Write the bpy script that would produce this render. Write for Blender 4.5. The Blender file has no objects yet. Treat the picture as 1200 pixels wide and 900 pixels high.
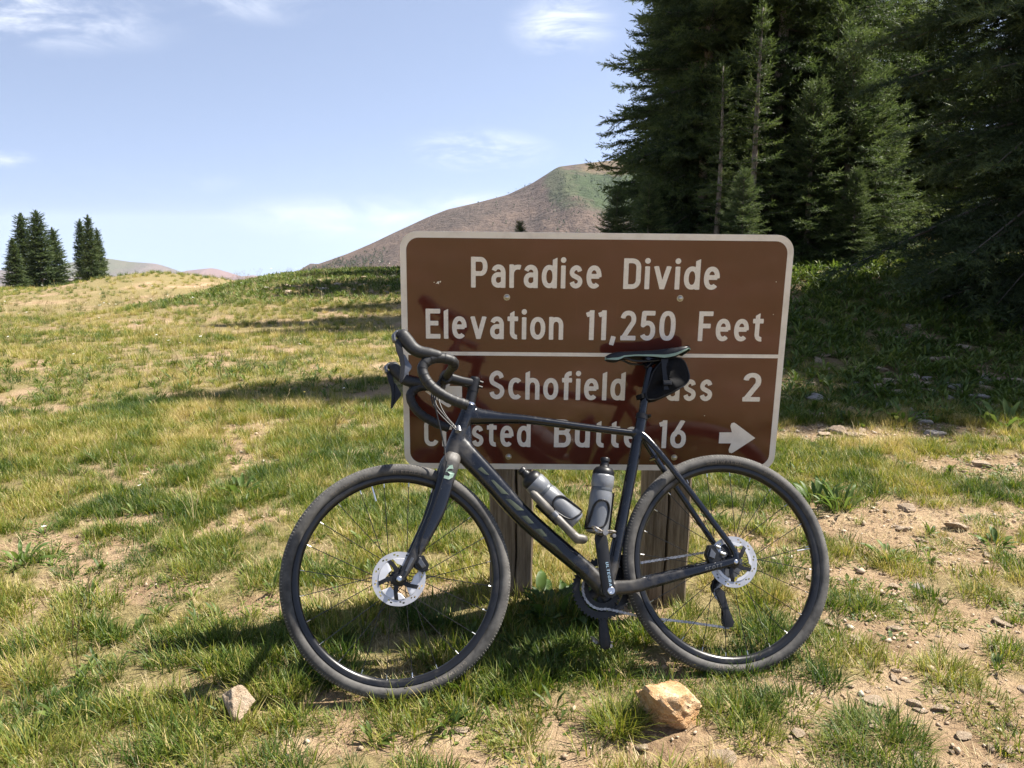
import bpy, math, random
import numpy as np
from mathutils import Matrix, Vector

R = math.radians
rng = np.random.default_rng(7)
random.seed(7)
scene = bpy.context.scene
col = scene.collection

# ------------------------------------------------------------------ camera
CAM_H = 1.355
cam_data = bpy.data.cameras.new('camera')
cam = bpy.data.objects.new('camera', cam_data)
col.objects.link(cam)
cam.location = (0, 0, CAM_H)
cam.rotation_euler = (R(80), 0, 0)
cam_data.sensor_width = 36
cam_data.lens = 29.1
cam_data.clip_start = 0.05
cam_data.clip_end = 30000
scene.camera = cam

# ------------------------------------------------------------------ light and exposure
SUN_AZ, SUN_EL = 74.0, 55.0           # azimuth from +Y towards +X
sun_dir = Vector((math.sin(R(SUN_AZ)) * math.cos(R(SUN_EL)), math.cos(R(SUN_AZ)) * math.cos(R(SUN_EL)), math.sin(R(SUN_EL))))
sd = bpy.data.lights.new('sun', 'SUN')
sd.energy = 4.7
sd.angle = R(0.53)
sd.color = (1.0, 0.94, 0.85)
sun = bpy.data.objects.new('sun', sd)
col.objects.link(sun)
sun.rotation_euler = sun_dir.to_track_quat('Z', 'Y').to_euler()
sun.location = (10, 5, 20)

scene.view_settings.view_transform = 'Standard'
scene.view_settings.look = 'None'
scene.view_settings.exposure = 1.43
scene.view_settings.gamma = 1.0
scene.view_settings.use_curve_mapping = False
scene.render.engine = 'CYCLES'
scene.cycles.max_bounces = 8
scene.cycles.transparent_max_bounces = 8
scene.cycles.caustics_reflective = False
scene.cycles.caustics_refractive = False

world = bpy.data.worlds.new('World')
scene.world = world
world.use_nodes = True


def build_world():
    nt = world.node_tree
    nt.nodes.clear()
    N = nt.nodes.new
    L = nt.links.new
    out = N('ShaderNodeOutputWorld')
    bg = N('ShaderNodeBackground')
    bg.inputs['Strength'].default_value = 0.12
    L(bg.outputs[0], out.inputs[0])
    geo = N('ShaderNodeTexCoord')
    sep = N('ShaderNodeSeparateXYZ')
    L(geo.outputs['Generated'], sep.inputs[0])
    # a high pass sees a dipped horizon: lift the lookup a few degrees
    add = N('ShaderNodeMath'); add.operation = 'ADD'; add.inputs[1].default_value = 0.20
    L(sep.outputs['Z'], add.inputs[0])
    mx = N('ShaderNodeMath'); mx.operation = 'MAXIMUM'; mx.inputs[1].default_value = 0.012
    L(add.outputs[0], mx.inputs[0])
    com = N('ShaderNodeCombineXYZ')
    L(sep.outputs['X'], com.inputs[0]); L(sep.outputs['Y'], com.inputs[1]); L(mx.outputs[0], com.inputs[2])
    nrm = N('ShaderNodeVectorMath'); nrm.operation = 'NORMALIZE'
    L(com.outputs[0], nrm.inputs[0])
    sky = N('ShaderNodeTexSky')
    sky.sky_type = 'NISHITA'
    sky.sun_disc = False
    sky.sun_elevation = R(SUN_EL)
    sky.sun_rotation = R(SUN_AZ)
    sky.altitude = 3000
    sky.air_density = 1.0
    sky.dust_density = 0.5
    sky.ozone_density = 1.0
    L(nrm.outputs[0], sky.inputs[0])
    # ---- thin clouds: (direction, half extents, strength)
    def direc(px, py):
        d = Vector(((px - 600) / 970, -(py - 450) / 970, 1.0))
        c, s = math.cos(R(10)), math.sin(R(10))
        return Vector((d.x, d.z * c + d.y * s, d.y * c - d.z * s)).normalized()
    blobs = [((660, 30), (0.060, 0.06, 0.034), 0.75), ((560, 176), (0.085, 0.08, 0.024), 0.85), ((410, 255), (0.16, 0.1, 0.026), 0.55),
             ((30, 12), (0.15, 0.1, 0.036), 0.8), ((5, 186), (0.025, 0.05, 0.010), 0.6), ((545, 240), (0.07, 0.06, 0.02), 0.45),
             ((1085, 35), (0.16, 0.1, 0.09), 0.7), ((210, 214), (0.07, 0.06, 0.012), 0.25), ((290, 5), (0.09, 0.06, 0.02), 0.35)]
    noise = N('ShaderNodeTexNoise')
    noise.inputs['Scale'].default_value = 13.0
    noise.inputs['Detail'].default_value = 9.0
    noise.inputs['Roughness'].default_value = 0.62
    noise.inputs['Distortion'].default_value = 0.5
    mp = N('ShaderNodeMapping'); mp.inputs['Scale'].default_value = (1, 1, 3.2)
    L(nrm.outputs[0], mp.inputs[0]); L(mp.outputs[0], noise.inputs['Vector'])
    total = None
    for (p, ext, st) in blobs:
        d = direc(*p)
        sub = N('ShaderNodeVectorMath'); sub.operation = 'SUBTRACT'
        L(geo.outputs['Generated'], sub.inputs[0]); sub.inputs[1].default_value = d
        div = N('ShaderNodeVectorMath'); div.operation = 'DIVIDE'
        L(sub.outputs[0], div.inputs[0]); div.inputs[1].default_value = ext
        ln = N('ShaderNodeVectorMath'); ln.operation = 'LENGTH'
        L(div.outputs[0], ln.inputs[0])
        mr = N('ShaderNodeMapRange'); mr.interpolation_type = 'SMOOTHSTEP'
        mr.inputs['From Min'].default_value = 1.25; mr.inputs['From Max'].default_value = 0.0
        mr.inputs['To Min'].default_value = 0.0; mr.inputs['To Max'].default_value = st
        L(ln.outputs['Value'], mr.inputs['Value'])
        if total is None:
            total = mr.outputs[0]
        else:
            a = N('ShaderNodeMath'); a.operation = 'MAXIMUM'
            L(total, a.inputs[0]); L(mr.outputs[0], a.inputs[1])
            total = a.outputs[0]
    nz = N('ShaderNodeMapRange'); nz.interpolation_type = 'SMOOTHSTEP'
    nz.inputs['From Min'].default_value = 0.36; nz.inputs['From Max'].default_value = 0.72
    L(noise.outputs['Fac'], nz.inputs['Value'])
    mul = N('ShaderNodeMath'); mul.operation = 'MULTIPLY'; mul.use_clamp = True
    L(total, mul.inputs[0]); L(nz.outputs[0], mul.inputs[1])
    # thin haze veil everywhere
    mix = N('ShaderNodeMix'); mix.data_type = 'RGBA'
    L(mul.outputs[0], mix.inputs['Factor'])
    hs = N('ShaderNodeHueSaturation'); hs.inputs['Saturation'].default_value = SKY_SAT; hs.inputs['Hue'].default_value = 0.502; hs.inputs['Value'].default_value = SKY_VAL
    L(sky.outputs[0], hs.inputs['Color'])
    L(hs.outputs[0], mix.inputs['A'])
    mix.inputs['B'].default_value = (4.6, 4.7, 4.95, 1)
    L(mix.outputs['Result'], bg.inputs['Color'])


SKY_SAT, SKY_VAL = 0.72, 0.78
build_world()


# ------------------------------------------------------------------ numpy noise
def _hash(ix, iy, seed):
    h = (ix.astype(np.int64) * 374761393 + iy.astype(np.int64) * 668265263 + seed * 1442695041) & 0x7fffffff
    h = ((h ^ (h >> 13)) * 1274126177) & 0x7fffffff
    h = (h ^ (h >> 16)) & 0xffff
    return h / 65535.0


def vnoise(x, y, seed=0):
    x = np.asarray(x, float); y = np.asarray(y, float)
    ix = np.floor(x); iy = np.floor(y)
    fx = x - ix; fy = y - iy
    fx = fx * fx * (3 - 2 * fx); fy = fy * fy * (3 - 2 * fy)
    a = _hash(ix, iy, seed); b = _hash(ix + 1, iy, seed); c = _hash(ix, iy + 1, seed); d = _hash(ix + 1, iy + 1, seed)
    return (a * (1 - fx) + b * fx) * (1 - fy) + (c * (1 - fx) + d * fx) * fy


def fbm(x, y, seed=0, oct=4, gain=0.5):
    s = 0; a = 1; t = 0
    for o in range(oct):
        s = s + a * vnoise(x * 2 ** o + 17.3 * o, y * 2 ** o - 9.1 * o, seed + o)
        t += a; a *= gain
    return s / t


def sstep(a, b, x):
    t = np.clip((x - a) / (b - a), 0, 1)
    return t * t * (3 - 2 * t)


# ------------------------------------------------------------------ material helpers
def new_mat(name):
    m = bpy.data.materials.new(name)
    m.use_nodes = True
    nt = m.node_tree
    b = nt.nodes['Principled BSDF']
    return m, nt, b


def ramp(nt, stops):
    r = nt.nodes.new('ShaderNodeValToRGB')
    e = r.color_ramp.elements
    while len(e) < len(stops):
        e.new(0.5)
    for i, (p, c) in enumerate(stops):
        e[i].position = p; e[i].color = (c[0], c[1], c[2], 1)
    return r


def noise_node(nt, scale, detail=4, rough=0.55, coord='Object', dist=0.0, mapping=None):
    tc = nt.nodes.new('ShaderNodeTexCoord')
    n = nt.nodes.new('ShaderNodeTexNoise')
    n.inputs['Scale'].default_value = scale; n.inputs['Detail'].default_value = detail
    n.inputs['Roughness'].default_value = rough; n.inputs['Distortion'].default_value = dist
    if mapping:
        mp = nt.nodes.new('ShaderNodeMapping'); mp.inputs['Scale'].default_value = mapping
        nt.links.new(tc.outputs[coord], mp.inputs[0]); nt.links.new(mp.outputs[0], n.inputs['Vector'])
    else:
        nt.links.new(tc.outputs[coord], n.inputs['Vector'])
    return n


def bump(nt, src, strength, dist, bsdf):
    b = nt.nodes.new('ShaderNodeBump')
    b.inputs['Strength'].default_value = strength; b.inputs['Distance'].default_value = dist
    nt.links.new(src, b.inputs['Height'])
    nt.links.new(b.outputs[0], bsdf.inputs['Normal'])
    return b


def mat_noise(name, stops, scale=8, rough=0.6, metal=0.0, bmp=0.0, bdist=0.002, detail=5, spec=0.5, coat=0.0, mapping=None, rough_var=None):
    m, nt, b = new_mat(name)
    n = noise_node(nt, scale, detail, mapping=mapping)
    r = ramp(nt, stops)
    nt.links.new(n.outputs['Fac'], r.inputs[0]); nt.links.new(r.outputs[0], b.inputs['Base Color'])
    b.inputs['Roughness'].default_value = rough; b.inputs['Metallic'].default_value = metal
    b.inputs['Specular IOR Level'].default_value = spec; b.inputs['Coat Weight'].default_value = coat
    b.inputs['Coat Roughness'].default_value = 0.12
    if rough_var:
        mr = nt.nodes.new('ShaderNodeMapRange')
        mr.inputs['From Min'].default_value = 0.3; mr.inputs['From Max'].default_value = 0.7
        mr.inputs['To Min'].default_value = rough_var[0]; mr.inputs['To Max'].default_value = rough_var[1]
        nt.links.new(n.outputs['Fac'], mr.inputs['Value']); nt.links.new(mr.outputs[0], b.inputs['Roughness'])
    if bmp:
        bump(nt, n.outputs['Fac'], bmp, bdist, b)
    return m


# ------------------------------------------------------------------ mesh helpers
class MB:
    """collects vertices and faces of one mesh"""
    def __init__(self):
        self.v = []; self.f = []; self.m = []; self.n = 0; self.uv = None

    def add(self, verts, faces, mi=0):
        o = self.n
        self.v.extend([tuple(map(float, p)) for p in verts])
        self.f.extend([tuple(i + o for i in f) for f in faces])
        self.m.extend([mi] * len(faces))
        self.n += len(verts)
        return self

    def merge(self, other, mi=None):
        o = self.n
        self.v.extend(other.v); self.f.extend([tuple(i + o for i in f) for f in other.f])
        self.m.extend(other.m if mi is None else [mi] * len(other.f)); self.n += other.n
        return self

    def xf(self, M):
        self.v = [tuple(M @ Vector(p)) for p in self.v]
        return self

    def mesh(self, name, mats, smooth=True, angle=40):
        me = bpy.data.meshes.new(name)
        me.from_pydata(self.v, [], self.f)
        if not isinstance(mats, (list, tuple)):
            mats = [mats]
        for mt in mats:
            me.materials.append(mt)
        if len(mats) > 1:
            me.polygons.foreach_set('material_index', self.m)
        me.update()
        if smooth:
            me.shade_smooth()
            if angle < 180:
                me.set_sharp_from_angle(angle=R(angle))
        return me


def link(name, me, parent=None, M=None):
    o = bpy.data.objects.new(name, me)
    col.objects.link(o)
    if parent is not None:
        o.parent = parent
    if M is not None:
        if parent is None:
            o.matrix_world = M
        else:
            o.matrix_local = M
    return o


def tag(o, label=None, cat=None, group=None, kind=None):
    if label: o['label'] = label
    if cat: o['category'] = cat
    if group: o['group'] = group
    if kind: o['kind'] = kind
    return o


def thing(name, label, cat, M=None, group=None):
    o = bpy.data.objects.new(name, None)
    o.empty_display_size = 0.05
    col.objects.link(o)
    if M is not None:
        o.matrix_world = M
    return tag(o, label, cat, group)


def box(cx, cy, cz, sx, sy, sz, b=0.0):
    """box with chamfered vertical-profile edges when b > 0 (chamfer on every edge by 24-vertex scheme)"""
    m = MB()
    hx, hy, hz = sx / 2, sy / 2, sz / 2
    if b <= 0:
        v = [(x, y, z) for z in (-hz, hz) for y in (-hy, hy) for x in (-hx, hx)]
        f = [(0, 2, 3, 1), (4, 5, 7, 6), (0, 1, 5, 4), (1, 3, 7, 5), (3, 2, 6, 7), (2, 0, 4, 6)]
        m.add([(cx + a, cy + bb, cz + c) for a, bb, c in v], f)
        return m
    prof = []
    for (z, ins) in ((-hz, b), (-hz + b, 0), (hz - b, 0), (hz, b)):
        a, c = hx - ins, hy - ins
        e = b * 0.9
        ring = [(-a + e, -c), (a - e, -c), (a, -c + e), (a, c - e), (a - e, c), (-a + e, c), (-a, c - e), (-a, -c + e)]
        prof.append([(cx + x, cy + y, cz + z) for x, y in ring])
    v = sum(prof, [])
    f = [tuple(range(7, -1, -1)), tuple(range(24, 32))]
    for k in range(3):
        for i in range(8):
            j = (i + 1) % 8
            f.append((k * 8 + i, k * 8 + j, (k + 1) * 8 + j, (k + 1) * 8 + i))
    m.add(v, f)
    return m


def cyl(p0, p1, r0, r1=None, n=16, cap=True):
    if r1 is None: r1 = r0
    return sweep([p0, p1], [r0, r1], n, cap)


def spline(pts, per=8):
    """Catmull-Rom through pts"""
    P = np.array(pts, float)
    if len(P) < 3:
        return P
    Q = np.vstack([2 * P[0] - P[1], P, 2 * P[-1] - P[-2]])
    out = []
    for i in range(1, len(Q) - 2):
        p0, p1, p2, p3 = Q[i - 1:i + 3]
        for t in np.linspace(0, 1, per, endpoint=False):
            out.append(0.5 * (2 * p1 + (p2 - p0) * t + (2 * p0 - 5 * p1 + 4 * p2 - p3) * t * t + (3 * p1 - p0 - 3 * p2 + p3) * t ** 3))
    out.append(P[-1])
    return np.array(out)


def sweep(path, rad, n=12, cap=True, ref=(0, 1, 0), closed=False, sup=2.0, roundcap=False):
    """tube along path; rad: scalar, list of r or list of (r along ref, r across)"""
    P = np.array(path, float)
    k = len(P)
    if np.isscalar(rad):
        rad = [rad] * k
    rad = [(r, r) if np.isscalar(r) else r for r in rad]
    if roundcap:
        t0 = (P[0] - P[1]); t0 /= np.linalg.norm(t0)
        t1 = (P[-1] - P[-2]); t1 /= np.linalg.norm(t1)
        pre = []; post = []; rpre = []; rpost = []
        for a in (15, 40, 65):
            s, c = math.sin(R(90 - a)), math.cos(R(90 - a))
            pre.append(P[0] + t0 * s * min(rad[0])); rpre.append((rad[0][0] * c, rad[0][1] * c))
        for a in (65, 40, 15):
            s, c = math.sin(R(90 - a)), math.cos(R(90 - a))
            post.append(P[-1] + t1 * s * min(rad[-1])); rpost.append((rad[-1][0] * c, rad[-1][1] * c))
        P = np.vstack([pre, P, post]); rad = rpre + list(rad) + rpost
        k = len(P)
    T = np.zeros_like(P)
    for i in range(k):
        a = P[(i - 1) % k] if (closed or i > 0) else P[i]
        b = P[(i + 1) % k] if (closed or i < k - 1) else P[i]
        T[i] = (b - a) / max(np.linalg.norm(b - a), 1e-12)
    ref = np.array(ref, float)
    U = ref - T[0] * (ref @ T[0])
    if np.linalg.norm(U) < 1e-3:
        ref = np.array((1, 0, 0.3)); U = ref - T[0] * (ref @ T[0])
    U /= np.linalg.norm(U)
    verts = []
    a = np.linspace(0, 2 * math.pi, n, endpoint=False)
    ca, sa = np.cos(a), np.sin(a)
    if sup != 2.0:
        ca = np.sign(ca) * np.abs(ca) ** (2 / sup); sa = np.sign(sa) * np.abs(sa) ** (2 / sup)
    for i in range(k):
        U = U - T[i] * (U @ T[i]); U /= np.linalg.norm(U)
        V = np.cross(T[i], U)
        ring = P[i] + np.outer(ca * rad[i][0], U) + np.outer(sa * rad[i][1], V)
        verts.extend(ring)
    faces = []
    kk = k if closed else k - 1
    for i in range(kk):
        i2 = (i + 1) % k
        for j in range(n):
            j2 = (j + 1) % n
            faces.append((i * n + j, i * n + j2, i2 * n + j2, i2 * n + j))
    if cap and not closed:
        faces.append(tuple(range(n - 1, -1, -1)))
        faces.append(tuple((k - 1) * n + j for j in range(n)))
    return MB().add(verts, faces)


def lathe(profile, n=32, M=None, closed=False):
    """profile of (r, h) revolved about the local y axis"""
    v = []; f = []
    k = len(profile)
    for (r, h) in profile:
        for j in range(n):
            a = 2 * math.pi * j / n
            v.append((r * math.cos(a), h, r * math.sin(a)))
    for i in range(k if closed else k - 1):
        i2 = (i + 1) % k
        for j in range(n):
            j2 = (j + 1) % n
            f.append((i * n + j, i * n + j2, i2 * n + j2, i2 * n + j))
    if not closed:
        if profile[0][0] > 1e-6: f.append(tuple(range(n - 1, -1, -1)))
        if profile[-1][0] > 1e-6: f.append(tuple((k - 1) * n + j for j in range(n)))
    m = MB().add(v, f)
    return m.xf(M) if M is not None else m


def prism(poly, y0, y1, inset=0.0):
    """polygon in the local xz plane extruded from y0 to y1, with softened rims"""
    P = np.array(poly, float)
    n = len(P)
    c = P.mean(0)
    m = MB()
    def ring(s, y): return [(c[0] + (p[0] - c[0]) * s, y, c[1] + (p[1] - c[1]) * s) for p in P]
    s = 1 - inset
    e = (y1 - y0) * 0.18
    if inset > 0:
        rings = [ring(s, y0), ring(1, y0 + e), ring(1, y1 - e), ring(s, y1)]
    else:
        rings = [ring(1, y0), ring(1, y1)]
    f = [tuple(range(n)), tuple((len(rings) - 1) * n + i for i in range(n - 1, -1, -1))]
    for k in range(len(rings) - 1):
        for i in range(n):
            j = (i + 1) % n
            f.append((k * n + i, (k + 1) * n + i, (k + 1) * n + j, k * n + j))
    return m.add(sum(rings, []), f)


def np_mesh(name, V, F, mats, smooth=False, attrs=None):
    """triangles or quads straight from numpy arrays"""
    me = bpy.data.meshes.new(name)
    nv, nf, k = len(V), len(F), F.shape[1]
    me.vertices.add(nv); me.vertices.foreach_set('co', np.ascontiguousarray(V, dtype=np.float32).ravel())
    me.loops.add(nf * k); me.loops.foreach_set('vertex_index', np.ascontiguousarray(F, dtype=np.int32).ravel())
    me.polygons.add(nf)
    me.polygons.foreach_set('loop_start', np.arange(0, nf * k, k, dtype=np.int32))
    if not isinstance(mats, (list, tuple)): mats = [mats]
    for mt in mats: me.materials.append(mt)
    if attrs:
        for an, (dom, arr) in attrs.items():
            a = me.attributes.new(an, 'FLOAT', dom)
            a.data.foreach_set('value', np.ascontiguousarray(arr, dtype=np.float32))
    me.update(calc_edges=True)
    if smooth: me.shade_smooth()
    return me


# ------------------------------------------------------------------ terrain
def pxg(px, py):
    """where a viewing angle meets level ground: used only to survey positions"""
    dx, dy = (px - 600) / 970, -(py - 450) / 970
    c, s = math.cos(R(10)), math.sin(R(10))
    w = (dx, c + dy * s, dy * c - s)
    t = -CAM_H / w[2]
    return (w[0] * t, w[1] * t)


BALD = [  # bare dirt patches: x, y, rx, ry, strength
    (*pxg(300, 545), .22, .16, .9), (*pxg(160, 612), .20, .10, .95), (*pxg(255, 625), .15, .06, .9), (*pxg(310, 712), .16, .09, .95),
    (*pxg(365, 825), .17, .06, 1.0), (*pxg(430, 872), .20, .05, .9), (*pxg(545, 872), .14, .04, .8), (*pxg(330, 880), .10, .05, .6), (*pxg(620, 848), .08, .03, .7),
    (*pxg(670, 862), .12, .04, .75), (*pxg(20, 712), .2, .06, .8), (*pxg(300, 500), .2, .12, .6), (*pxg(430, 495), .28, .2, .75),
    (*pxg(750, 715), .18, .12, 1.0), (*pxg(790, 860), .14, .06, 1.0), (*pxg(740, 885), .22, .04, .9), (*pxg(230, 585), .12, .05, .5),
    (*pxg(860, 880), .25, .08, .9), (*pxg(940, 705), .12, .2, .7), (*pxg(880, 640), .2, .2, .7), (*pxg(920, 800), .1, .1, .6),
    (*pxg(230, 800), .15, .05, .4), (*pxg(60, 640), .25, .07, .5),
    (*pxg(1080, 735), .55, .22, .92), (*pxg(1060, 610), .65, .26, .92), (*pxg(1120, 830), .36, .19, 1.0), (*pxg(1000, 680), .34, .18, .8),
    (*pxg(1160, 545), .8, .35, .85), (*pxg(1010, 510), 1.1, .25, .85), (*pxg(1180, 650), .5, .3, .7), (*pxg(960, 860), .12, .12, .6),
    (*pxg(1180, 890), .3, .1, .8),
]


def cover(x, y):
    """share of ground that carries grass"""
    n = fbm(x * 2.3, y * 2.3, 11, 4)
    c = sstep(0.29, 0.46, n)
    c = 0.28 + 0.72 * c
    for (bx, by, rx, ry, s) in BALD:
        w = (vnoise(x * 9, y * 9, 3) - .5) * .8 + (vnoise(x * 23, y * 23, 5) - .5) * .5
        d = np.sqrt(((x - bx) / (rx * 1.15)) ** 2 + ((y - by) / (ry * 1.25)) ** 2) + w * .75
        c = c * (1 - s * (1 - sstep(0.55, 1.05, d)))
    right = sstep(0.95, 1.35, x) * (1 - sstep(4.4, 5.0, y))
    c = c * (1 - 0.22 * right * sstep(.42, .56, 1 - fbm(x * 3.1, y * 3.1, 21, 3)))
    return c


def ground_z(x, y):
    x = np.asarray(x, float); y = np.asarray(y, float)
    z = 0.05 * (fbm(x * 0.6, y * 0.6, 31, 3) - 0.5) * sstep(3.3, 6, np.hypot(x * .6, y - 1.0))
    z = z + 0.02 * (fbm(x * 2.5, y * 2.5, 37, 3) - 0.5)
    z = z + 0.03 * np.exp(-(((x + .1) / .5) ** 2 + ((y - 2.93) / .25) ** 2))
    # bank under the trees on the right
    bank = 0.85 * sstep(5.4, 12.5, y) * sstep(-0.3, 2.6, x - 0.06 * (y - 6))
    bank = bank + .25 * sstep(9, 16, y) * sstep(1, 6, x)
    z = z + bank * (1 - sstep(24, 60, y))
    # shaded knoll behind the sign, stony on top
    z = z - .52 * sstep(9, 26, y) * (1 - sstep(-9.0, -6.6, x))
    kn = np.exp(-(np.abs((x + 1.2) / 6.0) ** 5.0 + np.abs((y - 22.0) / 6.0) ** 2.6))
    z = z + 0.46 * kn * (0.85 + 0.3 * fbm(x * .5, y * .5, 41, 3))
    # low mound on the left skyline
    z = z + 0.74 * np.exp(-(((x + 11.6) / 3.0) ** 2 + ((y - 27) / 5.0) ** 2))
    z = z + 0.10 * (fbm(x * .16, y * .16, 43, 3) - .5) * sstep(6, 16, y)
    # falls away behind the crest
    u = np.maximum(y - 27.0, 0)
    fall = np.where(u < 40, 0.0030 * u * u, 4.8 + 0.24 * (u - 40))
    fall = 420 * (1 - np.exp(-fall / 420))
    z = z - fall
    # the road side behind the viewer stays flat
    return z


def build_ground():
    N = 500
    u = np.linspace(-1, 1, N)
    A, K = 0.80, 9.6
    gx = A * np.sinh(K * u); gy = 3.1 + A * np.sinh(K * u)
    X, Y = np.meshgrid(gx, gy)
    Z = ground_z(X, Y)
    cv = cover(X, Y)
    Z = Z + 0.018 * (cv - .5) * np.exp(-np.hypot(X, Y - 3) / 6) * sstep(.25, .5, np.abs(Y - 2.45) + .0)
    V = np.stack([X, Y, Z], -1).reshape(-1, 3)
    i = np.arange(N * N).reshape(N, N)
    F = np.stack([i[:-1, :-1], i[:-1, 1:], i[1:, 1:], i[1:, :-1]], -1).reshape(-1, 4)
    m, nt, b = new_mat('meadow_soil')
    at = nt.nodes.new('ShaderNodeAttribute'); at.attribute_name = 'cover'
    n1 = noise_node(nt, 3.2, 6, 0.65); n2 = noise_node(nt, 38, 6, 0.7); n3 = noise_node(nt, 160, 3, 0.6)
    d1 = ramp(nt, [(.28, (.22, .145, .085)), (.46, (.345, .240, .145)), (.62, (.43, .315, .195)), (.8, (.51, .395, .265))])
    nt.links.new(n1.outputs['Fac'], d1.inputs[0])
    d2 = ramp(nt, [(.3, (.5, .45, .42)), (.5, (1, 1, 1)), (.72, (1.22, 1.2, 1.16))])
    nt.links.new(n2.outputs['Fac'], d2.inputs[0])
    mu = nt.nodes.new('ShaderNodeMix'); mu.data_type = 'RGBA'; mu.blend_type = 'MULTIPLY'; mu.inputs['Factor'].default_value = .8
    nt.links.new(d1.outputs[0], mu.inputs['A']); nt.links.new(d2.outputs[0], mu.inputs['B'])
    g1 = ramp(nt, [(.3, (.13, .11, .045)), (.5, (.22, .185, .075)), (.7, (.32, .265, .125))])
    nt.links.new(n2.outputs['Fac'], g1.inputs[0])
    mg = nt.nodes.new('ShaderNodeMix'); mg.data_type = 'RGBA'
    mr = nt.nodes.new('ShaderNodeMapRange'); mr.inputs['From Min'].default_value = .35; mr.inputs['From Max'].default_value = .95
    mr.inputs['To Max'].default_value = .85
    nt.links.new(at.outputs['Fac'], mr.inputs['Value']); nt.links.new(mr.outputs[0], mg.inputs['Factor'])
    nt.links.new(mu.outputs['Result'], mg.inputs['A']); nt.links.new(g1.outputs[0], mg.inputs['B'])
    nt.links.new(mg.outputs['Result'], b.inputs['Base Color'])
    b.inputs['Roughness'].default_value = .95; b.inputs['Specular IOR Level'].default_value = .15
    ad = nt.nodes.new('ShaderNodeMath'); ad.operation = 'MULTIPLY_ADD'; ad.inputs[1].default_value = .35
    nt.links.new(n3.outputs['Fac'], ad.inputs[0]); nt.links.new(n2.outputs['Fac'], ad.inputs[2])
    bump(nt, ad.outputs[0], 0.9, 0.03, b)
    me = np_mesh('ground', V, F, m, True, {'cover': ('POINT', cv.ravel())})
    tag(link('ground', me), kind='structure')


build_ground()


def hill(name, pts, Y0, depth, base, mat, seed, rough=1.0, back=1.2, N=300, M_=110, amp=.10):
    """a mountain: skyline points (x, z) at distance Y0, slopes towards the viewer and behind"""
    P = np.array(pts, float)
    xs = np.linspace(P[0, 0], P[-1, 0], N)
    rz = np.interp(xs, P[:, 0], P[:, 1])
    k = np.hanning(5); k /= k.sum()
    rz = np.convolve(np.pad(rz, 2, 'edge'), k, 'valid')
    t = np.linspace(-1, 1, M_)
    X, T = np.meshgrid(xs, t)
    Zr = np.tile(rz, (M_, 1))
    prof = np.where(T < 0, 1 - np.abs(T) ** 1.15, 1 - np.abs(T) ** 1.5 * back)
    Yw = Y0 + depth * T
    Hh = (Zr - base)
    gul = (fbm(X / (depth * .12), T * 2.2, seed, 5) - .5)
    Z = base + Hh * np.clip(prof + amp * gul * (1 - np.clip(prof, 0, 1) ** 6) * 2.2 * rough, -.2, 1.0)
    Yw = Yw + depth * .15 * (fbm(X / (depth * .3), T * .5, seed + 9, 3) - .5) * (1 - np.abs(T))
    V = np.stack([X, Yw, Z], -1).reshape(-1, 3)
    i = np.arange(N * M_).reshape(M_, N)
    F = np.stack([i[:-1, :-1], i[:-1, 1:], i[1:, 1:], i[1:, :-1]], -1).reshape(-1, 4)
    me = np_mesh(name, V, F, mat, True)
    tag(link(name, me), kind='structure')
    return X, Yw, Z


def sky_pt(px, py, Y):
    c, s = math.cos(R(10)), math.sin(R(10))
    dx, dy = (px - 600) / 970, -(py - 450) / 970
    w = (dx, c + dy * s, dy * c - s)
    t = Y / w[1]
    return (w[0] * t, CAM_H + w[2] * t)


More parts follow.
